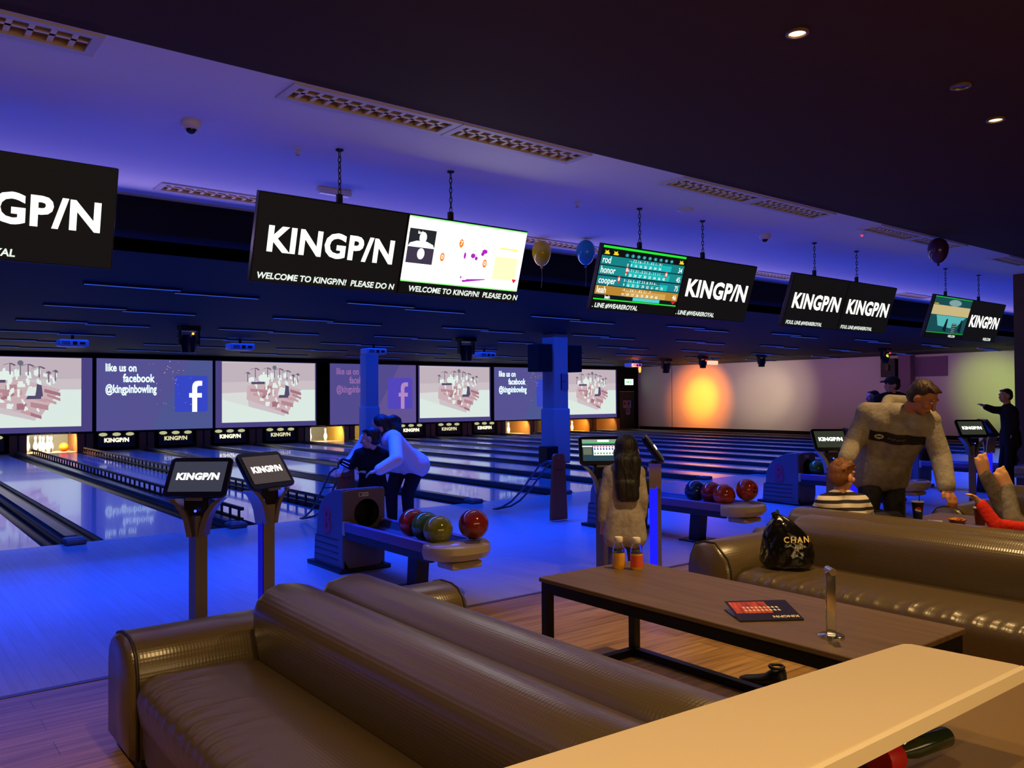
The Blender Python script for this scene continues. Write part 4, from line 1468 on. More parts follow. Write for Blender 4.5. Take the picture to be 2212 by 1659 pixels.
RK = 'on the rack nearest the sofas'
ball('coral red bowling ball nearest the hood ' + RK, 1, -.01, -0.39, (226, 72, 60), rot=(.1, 0, -.5))
ball('green bowling ball ' + RK, 1, -.03, -0.61, (86, 132, 62), rot=(1.8, 0, 1))
ball('olive yellow bowling ball ' + RK, 1, -.065, -0.83, (150, 150, 52), rot=(1.6, .3, .5))
ball('maroon bowling ball at the outer end ' + RK, 1, .115, -1.02, (150, 42, 44), z=.543, rot=(1.8, 0, 2))
R2 = 'on the rack right of the girl'
ball('green bowling ball beside the blue kiosk post ' + R2, 3, -.04, 0.260, (82, 120, 40), rot=(1.8, 0, 1))
ball('dark blue bowling ball ' + R2, 3, .02, -0.400, (34, 74, 124), rot=(.2, 0, -.4))
ball('crimson bowling ball ' + R2, 3, .0, -0.620, (178, 46, 60), rot=(1.8, 0, -.4))
ball('orange-red bowling ball in front ' + R2, 3, -.07, -0.825, (206, 66, 40), rot=(.1, 0, .35))
ball('orange-red bowling ball farthest right ' + R2, 3, .15, -0.930, (214, 70, 46), z=.538, rot=(.1, 0, -.1))
ball('green bowling ball beside the boy with the striped shirt', 5, -.02, 0.250, (70, 120, 40), rot=(1.8, 0, 1))
ball('dark green bowling ball on the rack behind the leaning man', 5, -.03, -0.750, (50, 66, 32), rot=(1.8, 0, 1))
ball('dim blue bowling ball on the far right rack behind the kiosk', 7, -.02, -0.380, (30, 60, 100), rot=(1.8, 0, 1))
ball('dim olive bowling ball on the far right rack', 7, .0, -0.830, (70, 76, 30), rot=(1.8, 0, 1))

# ---------------------------------------------------------------- ball ramps
def ramp(label, x, y, tipx, tipy):
    t = thing('bowling_ramp', label, 'bowling ramp', (x, y, 0), 0, 'ball ramps on the approach')
    prof = [(-.125, .012), (.125, .012), (.128, .05), (.095, .70), (.085, .765), (.062, .79), (.015, .79), (.012, .74), (-.012, .74), (-.015, .79), (-.062, .79), (-.085, .765), (-.095, .70), (-.128, .05)]
    G().prism(prof, -.018, .018, 'y').obj('back_plate', mat('orange_brown_board', (140, 80, 36), .5), t, bevel=.004)
    dx, dy = tipx - x, tipy - y
    for s in (-1, 1):
        pts = []
        for u, z in ((.0, .70), (.10, .69), (.2, .64), (.35, .47), (.5, .30), (.65, .165), (.8, .08), (.92, .045), (1.0, .03)):
            pts.append((dx * u + s * .068 * (1 - .55 * max(0, (u - .8) / .2)), .02 + dy * u, z))
        G().tube(pts, .012, 10).obj('rail', mat('ramp_tube', (92, 86, 96), .35, .6), t, smooth='all')
    G().tube([(dx * .35 - .068, dy * .35, .46), (dx * .35 + .068, dy * .35, .46)], .008, 8).obj('crossbar', mat('ramp_tube', (92, 86, 96), .35, .6), t)
    G().tube([(dx * .97 - .04, dy * .97, .03), (dx * .97 + .04, dy * .97, .03)], .008, 8).obj('crossbar', mat('ramp_tube', (92, 86, 96), .35, .6), t)
    g = G().box(-.06, .06, -.021, -.018, .60, .606).box(-.03, -.024, -.021, -.018, .58, .60).box(.024, .03, -.021, -.018, .58, .60)
    g.obj('plate_slots', BLACK, t)
    return t


ramp('ball ramp in use in front of the boy and the bending woman', 4.12, 8.17, 4.15, 9.33)
ramp('ball ramp standing alone by the near pillar, orange-brown plate facing the camera', 6.46, 7.36, 6.40, 8.50)

# ---------------------------------------------------------------- sofas
def sofa(label, xf, s, y0, y1, depth=.49, back=.24, arm=.38, far_arm=True, near_arm=False, hz=.67, armz=.505, armx=0.0):
    """long sofa along Y; xf is the front edge, s=+1 puts the back on the +X side"""
    t = thing('leather_sofa', label, 'sofa', (xf, y0, 0), 0, 'brown leather sofas')
    L = y1 - y0

    def U(pts):
        return [(s * u, z) for u, z in pts]

    def run(prof, ya, yb, rnd=.04):
        cx_ = sum(p[0] for p in prof) / len(prof)
        cz_ = sum(p[1] for p in prof) / len(prof)
        rings = []
        ys = [(ya, .90), (ya + rnd * .3, .965), (ya + rnd, 1.0)]
        n = max(2, int((yb - ya) / .25))
        for i in range(1, n):
            ys.append((ya + rnd + (yb - ya - 2 * rnd) * i / n, 1.0))
        ys += [(yb - rnd, 1.0), (yb - rnd * .3, .965), (yb, .90)]
        for y, f in ys:
            rings.append([(cx_ + (x - cx_) * f, y, cz_ + (z - cz_) * f) for x, z in prof])
        return G().loft(rings)
    d = depth
    us = [(.04, .13), (.012, .22), (.0, .30), (.012, .345), (.04, .37), (.075, .382), (.11, .387), (.15, .388), (.20, .388), (.26, .388), (.33, .386), (d * .75, .384), (d - .02, .370), (d, .33), (d, .13)]
    rnd_ = random.Random(int(xf * 100))
    cr = []
    y = .05
    while y < L:
        cr.append((y, rnd_.uniform(.4, 1.0), rnd_.uniform(.10, .30), rnd_.uniform(-.25, .05), rnd_.uniform(.010, .018)))
        y += rnd_.uniform(.05, .11)
    rings = []
    n_ = int(L / .014)
    for i in range(n_ + 1):
        yy = L * i / n_
        e_ = min(1, .93 + min(yy, L - yy) * 2.2)
        ring = []
        for u, z in us:
            dz = 0
            for yc, am, ln, sl, wd in cr:
                q_ = (yy - yc - sl * u) / wd
                if abs(q_) < 3:
                    dz += am * math.exp(-q_ * q_) * max(0, 1 - u / ln) * (1 if z > .28 else .2)
            ring.append((s * (d / 2 + (u - d / 2) * e_), yy, .25 + (z - .25) * e_ + .019 * dz - .004 * (u < .2 and z > .3)))
        rings.append(ring)
    G().loft(rings).obj('seat_cushion', LEATHERS, t, smooth='all')
    front = U([(.03, .06), (.02, .13), (.02, .26), (d, .26), (d, .06)])
    run(front, .01, L - .01).obj('seat_base', LEATHERB, t, smooth=True)
    b0, b1 = d - .01, d + back
    bp = [(b0 + .02, .06), (b0 + .01, .30), (b0 - .005, .40), (b0 - .02, .50), (b0 - .022, .56), (b0 - .006, .61), (b0 + .035, .65), (b0 + .09, hz), (b0 + .15, hz - .003), (b1 - .035, hz - .022), (b1 - .008, hz - .06), (b1, hz - .13), (b1, .06)]
    br = run(U(bp), -.0, L, .05).obj('backrest', LEATHER, t, smooth='all')
    G().tube([(s * u, .012, z) for u, z in bp[1:-1]], .007, 6).obj('piping', mat('dark_piping', (40, 32, 24), .5), br, smooth='all')
    G().box(*sorted((s * .06, s * (b1 - .03))), .03, L - .03, .0, .06).obj('plinth', BLACK, t)
    for far in (True, False):
        if (far and not far_arm) or (not far and not near_arm):
            continue
        ap = [(.0, .05), (.0, .30), (.004, .38), (.03, .45), (.08, .49), (.14, armz), (.24, armz), (.32, armz - .02), (.365, .44), (.38, .37), (.38, .05)]
        ap = [(y * arm / .38, z) for y, z in ap]
        if far:
            ap = [(L + .015 + y, z) for y, z in ap]
        else:
            ap = [(-.015 - y, z) for y, z in ap]
        cy_ = sum(p[0] for p in ap) / len(ap)
        rings = []
        xe = b1 - .02 + armx
        for u, f in ((-.01, .90), (.005, .96), (.03, 1.0), (.2, 1.0), (xe * .6, 1.0), (xe - .03, 1.0), (xe, .93)):
            rings.append([(s * u, cy_ + (y - cy_) * f, .25 + (z - .25) * f) for y, z in ap])
        a = G().loft(rings).obj('armrest', LEATHER, t, smooth='all')
        G().tube([(s * .018, cy_ + (y - cy_) * .99, .25 + (z - .25) * .99) for y, z in ap], .007, 6).obj('piping', mat('dark_piping', (40, 32, 24), .5), a, smooth='all')
        G().box(*sorted((s * .03, s * (xe - .04))), *sorted((ap[0][0], ap[-1][0])), 0, .055).obj('arm_plinth', BLACK, t)
    return t


sofa('brown leather sofa in the foreground with a creased seat, cut by the lower photo edge', .83, 1, 1.28, 3.42)
sofa('leather sofa back to back behind the foreground sofa, facing the long table', 2.40, -1, 1.30, 3.40, depth=.56, back=.26, arm=.36)
sofa('leather sofa with the black plastic bag at the end of its seat', 4.17, 1, .60, 3.16, depth=.64, back=.26, arm=.33, armz=.54)
sofa('leather sofa on which the boy in the striped shirt sits, behind the bag sofa', 5.90, -1, .60, 3.40, depth=.58, back=.22, arm=.33)
sofa('dim olive sofa back at the right photo edge beyond the drinks table', 7.25, 1, .6, 3.10, depth=.6, back=.28, arm=.30, hz=.66)

# ---------------------------------------------------------------- low tables
def table(label, x0, x1, y0, y1, z):
    t = thing('low_table', label, 'table', ((x0 + x1) / 2, (y0 + y1) / 2, 0))
    a, b = (x1 - x0) / 2, (y1 - y0) / 2
    G().rbox(-a, a, -b, b, z - .022, z, .003, 1).obj('table_top', TABLETOP, t)
    e = .045
    g = G().box(-a + .01, a - .01, -b + .01, -b + .01 + e, z - .075, z - .022)
    g.box(-a + .01, a - .01, b - .01 - e, b - .01, z - .075, z - .022)
    g.box(-a + .01, -a + .01 + e, -b + .01 + e, b - .01 - e, z - .075, z - .022)
    g.box(a - .01 - e, a - .01, -b + .01 + e, b - .01 - e, z - .075, z - .022)
    g.obj('apron_frame', BLACKM, t)
    for sx in (-1, 1):
        for sy in (-1, 1):
            x_, y_ = sx * (a - .01 - e / 2), sy * (b - .01 - e / 2)
            G().box(x_ - e / 2, x_ + e / 2, y_ - e / 2, y_ + e / 2, 0.0, z - .075).obj('leg', BLACKM, t)
    for sx in (-1, 1):
        x_ = sx * (a - .01 - e / 2)
        if sx > 0:
            G().box(x_ - e / 2, x_ + e / 2, -b + .01 + e, b - .01 - e, 0.0, .04).obj('floor_bar', BLACKM, t)
    G().box(-a + .01 + e, a - .01 - e, b - .01 - e, b - .01, 0.0, .04).obj('floor_bar', BLACKM, t)
    return t


table('long low brown table with a black frame between the two sofas', 2.765, 3.47, 1.50, 3.31, .52)
table('brown table with cups and a snack bowl behind the bag sofa', 6.09, 6.74, .90, 3.10, .52)

# counter in the foreground
t = thing('service_counter', 'cream topped counter in the lower right corner nearest the camera', 'counter', (0, 0, 0))
top = [(-.5, .975), (-.5, .70), (1.0, .638), (1.688, .630), (1.690, .642), (1.668, .826), (1.655, .839), (1.63, .842)]
G().prism(top, .926, .95, 'z').obj('counter_top', CREAM, t, bevel=.004)
G().prism([(-.5, .700), (-.5, .690), (1.0, .629), (1.686, .622), (1.690, .634), (1.0, .639)], .926, .9495, 'z').obj('edge_strip', CREAME, t)
G().box(-.45, 1.60, .83, .85, 0.0, .926).obj('rear_panel', TAN, t)
G().box(-.45, 2.6, .30, .83, .735, .765).obj('lower_shelf', mat('tan_shelf', (136, 110, 66), .45), t)
G().box(-.45, 1.60, .32, .34, 0.0, .735).obj('front_panel', TAN, t)
t = thing('glass_bottle', 'dark green bottle lying under the counter edge in the lower right corner', 'bottle', (1.64, .748, .796), 0)
t.rotation_euler = (0, 0, math.radians(172))
t.scale = (.85, .85, .85)
G().lathe([(.001, 0), (.020, 0), (.022, .004), (.022, .12), (.018, .14), (.010, .165), (.010, .19), (.001, .19)], n=20).obj('bottle_body', mat('dark_green_glass', (40, 54, 34), .15, spec=.7), t, rot=(0, PI / 2, 0), smooth=True)
G().lathe([(.001, .185), (.03, .185), (.034, .19), (.034, .24), (.001, .24)], n=20).obj('bottle_cap', mat('red_cap', (190, 30, 34), .4), t, rot=(0, PI / 2, 0), smooth=True)

# ---------------------------------------------------------------- things on the tables and sofas
CLEAR = mat('clear_plastic', (250, 250, 255), .05, trans=1.0, spec=.5)
CLEAR.node_tree.nodes['Principled BSDF'].inputs['IOR'].default_value = 1.12


def juice(label, x, y, rgb, lab=None):
    t = thing('juice_bottle', label, 'bottle', (x, y, .52), .4, 'juice bottles on the long table')
    G().lathe([(.033, .086), (.033, .095), (.031, .112), (.022, .134), (.016, .142), (.015, .15), (.0135, .15), (.0145, .141), (.0205, .133), (.0295, .111), (.0315, .095), (.0315, .086)], n=28).obj('bottle_body', CLEAR, t, smooth=True)
    G().lathe([(.001, 0), (.030, 0), (.033, .006), (.033, .088), (.001, .089)], n=28).obj('juice', mat('orange_juice', (255, 190, 40), .25), t, smooth=True)
    if lab:
        g = G().lathe([(.0334, .016), (.0337, .016), (.0337, .078), (.0334, .078)], n=28)
        l = g.obj('label', mat('red_label', (244, 96, 56), .4), t, smooth=True)
    else:
        G().lathe([(.0334, .02), (.0337, .02), (.0337, .07), (.0334, .07)], n=28).obj('label', mat('amber_label', (240, 170, 50), .4), t, smooth=True)
    G().lathe([(.001, .143), (.0215, .143), (.0225, .146), (.0225, .168), (.020, .171), (.001, .171)], n=24).obj('cap', mat('white_cap', (240, 226, 206), .4), t, smooth=True)


juice('left juice bottle with yellow-orange contents and a white cap', 3.245, 3.205, 0)
juice('right juice bottle with a red label and a white cap', 3.300, 3.125, 0, True)

t = thing('menu_stand', 'chrome upright menu holder with a round base on the long table', 'menu holder', (2.95, 1.775, .52), math.radians(-38))
G().lathe([(.001, 0), (.05, 0), (.05, .006), (.046, .009), (.001, .010)], n=36).obj('base', CHROME, t, smooth=True)
G().rbox(-.019, .019, -.006, .006, .008, .25, .003).obj('upright', CHROME, t, smooth=True)
G().cyl((0, -.030, .254), (0, .030, .254), .014, n=20).obj('clip_tube', mat('satin_chrome', (200, 196, 190), .2, .9), t, smooth=True)

t = thing('menu_booklet', 'dark folded menu booklet with a flame picture lying on the long table', 'booklet', (3.02, 2.13, .52), math.radians(56))
W, H = .20, .27
g = G().use(mat('menu_dark', (38, 34, 40), .25)).box(-W / 2, W / 2, -H / 2, H / 2, .0, .004)
g.obj('back_cover', None, t)
g = G().use(mat('menu_dark', (38, 34, 40), .25)).box(0, W, -H / 2, H / 2, .0, .003)
g.use(mat('menu_flame', (222, 96, 34), .25, vary=((120, 40, 14), (10, 60, 10)))).rect(W * .34, W - .015, -H * .12, H / 2 - .01, .0035)
g.use(mat('menu_white', (240, 226, 190), .25))
rnd = random.Random(5)
for row in range(2):
    for i in range(9):
        x_ = .115 - row * .028
        y_ = .07 - i * .018
        g.poly([(x_, y_), (x_ + .018, y_ + .004), (x_ + .016, y_ + .013), (x_ + .002, y_ + .011)], .0042)
tt = text_bm('KINGP/N', .028, bold=.03)
g.add(tt, Matrix.Translation((.03, -.07, .0042)) @ Matrix.Rotation(PI / 2, 4, 'Z'))
g.obj('front_cover', None, t, loc=(-W / 2, 0, .004), rot=(0, -.16, 0))

def shoe(label, x, y, rz, rgb):
    t = thing('shoe', label, 'shoe', (x, y, 0), rz, 'shoes under the long table')
    m = mat('shoe_%d' % rgb[0], rgb, .5)
    rings = []
    for u, hw, zt in ((-.12, .02, .06), (-.11, .036, .12), (-.06, .04, .115), (-.01, .04, .075), (.05, .044, .055), (.10, .036, .042), (.125, .012, .03)):
        ring = []
        for i in range(14):
            a = 2 * PI * i / 14
            ring.append((hw * math.cos(a), u, .018 + (zt - .018) * (.5 + .5 * math.sin(a))))
        rings.append(ring)
    G().loft(rings).obj('upper', m, t, smooth='all')
    G().loft([[(hw * math.copysign(1, sx) * 1.0, u, z) for sx, z in ((-1, 0), (1, 0), (1, .02), (-1, .02))] for u, hw in ((-.125, .025), (-.06, .042), (.0, .04), (.06, .046), (.12, .02))]).obj('sole', mat('dark_sole', (24, 20, 18), .6), t)
    G().tube([(.034 * math.cos(a), -.075 + .034 * math.sin(a), .122) for a in [2 * PI * i / 12 for i in range(13)]], .008, 6).obj('collar', m, t, smooth='all')


shoe('black shoe on the floor under the near end of the long table', 3.535, 2.50, .12, (26, 24, 22))
shoe('brown shoe lying beside the black one under the long table', 3.76, 2.34, 1.25, (74, 50, 34))

# black plastic carrier bag with printed letters
t = thing('carrier_bag', 'crumpled shiny black plastic bag with gold letters on the sofa seat', 'bag', (4.50, 3.00, .393), math.radians(-48))
rnd = random.Random(4)
BAGP = [(0, .55), (.004, .92), (.03, 1.04), (.08, 1.06), (.14, 1.0), (.19, .90), (.23, .76), (.265, .58), (.295, .38), (.315, .20), (.325, .07)]


def bag_pt(a, z, lift=0.0):
    for (z0, r0), (z1, r1) in zip(BAGP, BAGP[1:]):
        if z <= z1:
            r = r0 + (r1 - r0) * (z - z0) / (z1 - z0)
            break
    else:
        r = .07
    h = z / .325
    fold = 0
    for f, ph, sl, am in ((3, .4, 9, .06), (5, 1.9, -14, .05), (8, 2.6, 17, .035), (13, .3, -25, .02)):
        fold += am * (abs(math.sin(f * a / 2 + ph + sl * z)) - .6)
    r = r * (1 + fold * (1.2 if z > .01 else 0)) + lift
    return (.150 * r * math.cos(a) - .07 * max(0, h - .45), .105 * r * math.sin(a) - .0, z)


bag = G()
zs = [.325 * (i / 40) for i in range(41)]
bag.loft([[bag_pt(2 * PI * i / 96, z) for i in range(96)] for z in zs])
bag.obj('bag_body', mat('shiny_black_bag', (14, 13, 12), .14, bump=('noise', (16, 16, 9), .5), coat=.4), t, smooth='all')
g = G().use(mat('gold_print', (232, 208, 140), .3))
put_text(g, 'CHAN', .048, -.032, .185, 0, bold=.02, align='LEFT', spacing=1.25)
put_text(g, 'PARI', .022, .030, .140, 0, bold=.015, align='LEFT', spacing=1.1)
for v in g.bm.verts:
    # wrap the print round the belly of the bag
    x_, z_ = v.co.x, v.co.y
    for (z0, r0), (z1, r1) in zip(BAGP, BAGP[1:]):
        if z0 <= z_ <= z1:
            r = (r0 + (r1 - r0) * (z_ - z0) / (z1 - z0)) * 1.16
    u = max(-.985, min(.985, (x_ + .07 * max(0, z_ / .325 - .45)) / (.150 * r)))
    v.co = (x_, -.105 * r * math.sqrt(1 - u * u), z_)
g.obj('lettering', None, t, norm=False)
g = G()
g.tube([(-.07, .0, .30), (-.075, -.01, .33), (-.055, .0, .345), (-.04, .01, .30)], [.012, .016, .014, .01], 8)
g.obj('knot', mat('shiny_black_bag', (14, 13, 12), .14), t, smooth='all')

# second table: cups, bowl, napkin
def cup(label, x, y, rgb, straw=True, logo_=True, h_=.135):
    t = thing('paper_cup', label, 'cup', (x, y, .52), -1.0, 'drinks on the second table')
    G().lathe([(.001, 0), (.030, 0), (.042, h_), (.039, h_), (.028, .004), (.001, .004)], n=28).obj('cup_body', mat('cup_%d' % rgb[0], rgb, .35), t, smooth=True)
    G().lathe([(.042, h_ - .003), (.0445, h_ - .003), (.0445, h_ + .004), (.039, h_ + .004)], n=28).obj('rim', mat('cup_rim', (226, 214, 196), .4), t, smooth=True)
    if straw:
        G().tube([(.01, .0, .02), (.012, .0, h_ + .05)], .0035, 8).obj('straw', BLACKP, t)
    if logo_:
        g = G()

        def wrap(pts):
            out = []
            for u, v in pts:
                r = .030 + .012 * (.075 + v) / h_ + .0008
                a = -PI / 2 + u / r
                out.append((r * math.cos(a), r * math.sin(a), .075 + v))
            return out
        R = .024
        for c, lo, hi in (((214, 40, 50), lambda u: .004 - .25 * u, lambda u: math.sqrt(max(0, R * R - u * u))), ((236, 232, 226), lambda u: -.008 - .25 * u, lambda u: .004 - .25 * u), ((30, 60, 150), lambda u: -math.sqrt(max(0, R * R - u * u)), lambda u: -.008 - .25 * u)):
            g.use(mat('print_%d' % c[0], c, .35))
            for i in range(12):
                u0, u1 = -R + 2 * R * i / 12, -R + 2 * R * (i + 1) / 12
                def cl(u, f):
                    m_ = math.sqrt(max(0, R * R - u * u))
                    return max(-m_, min(m_, f(u)))
                g.faces(wrap([(u0, cl(u0, lo)), (u1, cl(u1, lo)), (u1, cl(u1, hi)), (u0, cl(u0, hi))]), [(0, 1, 2, 3)])
        g.obj('round_print', None, t, norm=False)


cup('dark paper cup with a round red, white and blue print and a straw', 6.215, 3.02, (22, 22, 28))
cup('dark red drink cup beside the orange snack bowl', 6.31, 2.62, (90, 24, 22), False, False, .12)
t = thing('snack_bowl', 'shallow paper bowl heaped with orange snacks on the second table', 'bowl', (6.27, 2.76, .52))
G().lathe([(.001, 0), (.045, 0), (.062, .028), (.059, .028), (.042, .004), (.001, .004)], n=28).obj('bowl', mat('bowl_paper', (170, 100, 50), .5), t, smooth=True)
g = G()
rnd = random.Random(8)
for i in range(70):
    a, r = rnd.uniform(0, 6.28), .05 * math.sqrt(rnd.random())
    c = Vector((r * math.cos(a), r * math.sin(a), .018 + .016 * (1 - r / .05) + rnd.uniform(0, .006)))
    d = Vector((rnd.gauss(0, 1), rnd.gauss(0, 1), rnd.gauss(0, .3))).normalized() * .013
    g.cyl(c - d, c + d, .0045, n=6)
o = g.obj('snacks', mat('orange_snack', (246, 160, 50), .5), t)
o['kind'] = 'stuff'
o = G().rbox(-.06, .06, -.05, .05, 0, .006, .002, 1).obj('paper_napkin', mat('napkin', (236, 220, 190), .7), loc=(6.19, 2.89, .52), rot=(0, 0, .3))
tag(o, 'pale paper napkin lying between the cup and the snack bowl', 'napkin')

# ---------------------------------------------------------------- people
def V(p):
    return Vector(p)


def mix(a, b, t):
    return V(a) * (1 - t) + V(b) * t


def person(label, J, s, face, up, shirt, trousers, hair, shoes=(30, 28, 28), skin=SKIN, voxel=.011, hand='relax', hair_style='short', loose=.016, sleeve=1.0, shoe_on=True, face_detail=True, hem_drop=.12, hs=1.0):
    """J: joints in world space; s: size against a 1.75 m adult; face: direction the face points; up: direction of the crown"""
    base = V(((J['anL'][0] + J['anR'][0]) / 2, (J['anL'][1] + J['anR'][1]) / 2, 0.0))
    J = {k: V(v) - base for k, v in J.items()}
    t = thing('person', label, 'person', base)
    f = V(face).normalized()
    u0 = V(up).normalized()
    rt = f.cross(u0).normalized()
    u = rt.cross(f).normalized()
    hc = J['head']

    def Hd(x, y, z):
        return hc + (rt * x + f * y + u * z) * s * hs
    B = []
    sh = s * hs
    # head: skull, jaw, cheeks, nose, lips, ears
    B.append(('e', Hd(0, -.012, .022), (.074 * sh, .094 * sh, .092 * sh), f))
    B.append(('e', Hd(0, .022, -.050), (.056 * sh, .066 * sh, .062 * sh), f))
    if face_detail:
        B.append(('e', Hd(0, .062, -.088), (.026 * sh, .022 * sh, .02 * sh), f))
        B.append(('c', Hd(0, .084, .012), Hd(0, .108, -.028), .010 * sh, .0155 * sh))
        B.append(('c', Hd(-.02, .088, -.062), Hd(.02, .088, -.062), .009 * sh, .009 * sh))
        B.append(('c', Hd(-.045, .078, .032), Hd(.045, .078, .032), .012 * sh, .012 * sh))
        for sd in (-1, 1):
            B.append(('e', Hd(.04 * sd, .062, -.025), (.026 * sh, .026 * sh, .024 * sh), f))
            B.append(('e', Hd(.078 * sd, -.008, -.012), (.012 * sh, .022 * sh, .034 * sh), f))
    B.append(('c', J['neck'] - (J['head'] - J['neck']).normalized() * .02, Hd(0, -.02, -.06), .058 * s, .052 * s))
    # torso
    T = []
    ch, pv, nk = J['chest'], J['pelvis'], J['neck']
    for a, b in (('shL', 'hipL'), ('shR', 'hipR')):
        p0 = mix(J[a], ch, .38)
        p1 = mix(J[b], pv, .25)
        T.append(('c', p0, mix(p0, p1, .5), .100 * s, .092 * s))
        T.append(('c', mix(p0, p1, .5), p1, .092 * s, .104 * s))
        T.append(('c', mix(J[a], nk, .1), mix(nk, J[a], .2), .058 * s, .055 * s))
        T.append(('c', J[a], mix(J[a], ch, .6), .064 * s, .085 * s))
    T.append(('c', ch, mix(ch, pv, .5), .108 * s, .100 * s))
    T.append(('c', mix(ch, pv, .5), pv, .100 * s, .112 * s))
    A = []
    for q in 'LR':
        A.append(('c', J['sh' + q], J['el' + q], .053 * s, .042 * s))
        A.append(('c', J['el' + q], J['wr' + q], .042 * s, .030 * s))
    Lg = []
    for q in 'LR':
        Lg.append(('c', J['hip' + q], J['kn' + q], .088 * s, .058 * s))
        Lg.append(('c', J['kn' + q], mix(J['kn' + q], J['an' + q], .35), .056 * s, .058 * s))
        Lg.append(('c', mix(J['kn' + q], J['an' + q], .35), J['an' + q], .058 * s, .037 * s))
    Pv = [('c', J['hipL'], J['hipR'], .112 * s, .112 * s), ('e', pv + V((0, 0, -.02)), (.12 * s, .12 * s, .11 * s), f)]
    # hands: palm, four unequal fingers bent at the knuckle, thumb off the side
    Hn = []
    for q, sd in (('L', -1), ('R', 1)):
        w_, fg = J['wr' + q], J['fg' + q]
        d = (fg - w_).normalized()
        side = d.cross(V((0, 0, 1)))
        if side.length < .2:
            side = d.cross(f)
        side.normalize()
        nrm = side.cross(d).normalized()
        k = s
        pm = w_ + d * .052 * k
        Hn.append(('c', w_, w_ + d * .03 * k, .026 * k, .028 * k))
        for o_ in (-.5, .5):
            Hn.append(('c', w_ + d * .03 * k + side * .016 * o_ * k, w_ + d * .082 * k + side * .042 * o_ * k, .020 * k, .017 * k))
        for i, (o_, ln) in enumerate(((-.033, .062), (-.011, .074), (.011, .070), (.032, .054))):
            k0 = w_ + d * .086 * k + side * o_ * k
            k1 = k0 + (d * .9 - nrm * .25).normalized() * ln * .5 * k
            k2 = k1 + (d * .7 - nrm * .75).normalized() * ln * .5 * k
            Hn.append(('c', k0, k1, .0098 * k, .0090 * k))
            Hn.append(('c', k1, k2, .0090 * k, .0076 * k))
        th0 = w_ + d * .03 * k - side * .026 * k * sd
        th1 = th0 + (d * .6 - side * .7 * sd).normalized() * .034 * k
        th2 = th1 + (d * .95 - side * .15 * sd - nrm * .3).normalized() * .028 * k
        Hn.append(('c', th0, th1, .0135 * k, .0115 * k))
        Hn.append(('c', th1, th2, .0115 * k, .009 * k))
    Ft = []
    toes = {}
    for q in 'LR':
        if 'toe' + q in J:
            td = (J['toe' + q] - J['an' + q]).normalized()
        else:
            td = V((f.x, f.y, 0)).normalized()
        toes[q] = td
        an = J['an' + q]
        dn = V((0, 0, -1)) if abs(td.z) < .7 else V((0, 0, 0))
        heel = an - td * .03 * s + dn * .03 * s
        Ft.append(('c', heel, heel + td * .13 * s, .036 * s, .032 * s))
        Ft.append(('c', heel + td * .13 * s, heel + td * .19 * s, .034 * s, .026 * s))
        Ft.append(('c', an, heel + td * .08 * s, .040 * s, .034 * s))
        if not shoe_on:
            wd = td.cross(V((.617, .787, 0))).normalized()
            for o_ in (-.5, .5):
                Ft.append(('c', heel + wd * .03 * o_ * s, heel + td * .15 * s + wd * .055 * o_ * s, .036 * s, .034 * s))
            for i in range(5):
                o_ = -.5 + .25 * i
                Ft.append(('c', heel + td * .15 * s + wd * .085 * o_ * s, heel + td * (.205 - .006 * i) * s + wd * .10 * o_ * s, .015 * s, .013 * s))
    body = blob('body', B + T + A + Lg + Pv + Hn + Ft, skin, t, voxel=max(.0065, voxel * .62), smooth=3)
    # clothes: shells that follow the body
    lo = loose * max(s, .7)

    def puff(L_, e):
        out = []
        for q_ in L_:
            if q_[0] == 'c':
                out.append(('c', q_[1], q_[2], q_[3] + e, q_[4] + e))
            else:
                out.append(('e', q_[1], tuple(r + e for r in q_[2]), q_[3]))
        return out
    Asl = []
    for q in 'LR':
        e1 = mix(J['el' + q], J['wr' + q], .94 * sleeve) if sleeve > .3 else None
        if e1 is not None:
            Asl.append(('c', J['sh' + q], J['el' + q], .056 * s, .050 * s))
            Asl.append(('c', J['el' + q], e1, .050 * s, .040 * s))
        else:
            Asl.append(('c', J['sh' + q], mix(J['sh' + q], J['el' + q], .6), .060 * s, .056 * s))
    hem = mix(ch, pv, 1 + hem_drop)
    Th = [('c', mix(ch, pv, .75) + (J['hipL'] - pv) * .7, hem + (J['hipL'] - pv) * 1.05, .118 * s, .120 * s), ('c', mix(ch, pv, .75) + (J['hipR'] - pv) * .7, hem + (J['hipR'] - pv) * 1.05, .118 * s, .120 * s)]
    Th.append(('c', mix(ch, pv, .8), hem, .118 * s, .124 * s))
    top_ = blob(shirt[0], puff(T + Th, lo) + puff(Asl, lo * .9), shirt[1], t, voxel=voxel, smooth=6)
    Tl = []
    for q in 'LR':
        Tl.append(('c', J['hip' + q], J['kn' + q], .094 * s, .070 * s))
        Tl.append(('c', J['kn' + q], mix(J['kn' + q], J['an' + q], .95), .070 * s, .054 * s))
    blob(trousers[0], puff(Pv, .008) + puff(Tl, .004), trousers[1], t, voxel=voxel, smooth=5)
    if shoe_on:
        for q in 'LR':
            an, td = J['an' + q], toes[q]
            dn = V((0, 0, -1)) if abs(td.z) < .7 else V((0, 0, 0))
            heel = an - td * .03 * s + dn * .03 * s
            blob('shoe', [('c', heel, heel + td * .13 * s, .046 * s, .042 * s), ('c', heel + td * .13 * s, heel + td * .195 * s, .043 * s, .034 * s), ('c', an + V((0, 0, .0)), heel + td * .05 * s, .048 * s, .044 * s)], mat('shoe_%d_%d' % shoes[:2], shoes, .5), t, voxel=voxel, smooth=3)
    # hair
    hm = mat('hair_%d_%d_%d' % hair, hair, .5, bump=('noise', (60, 60, 12), .6))
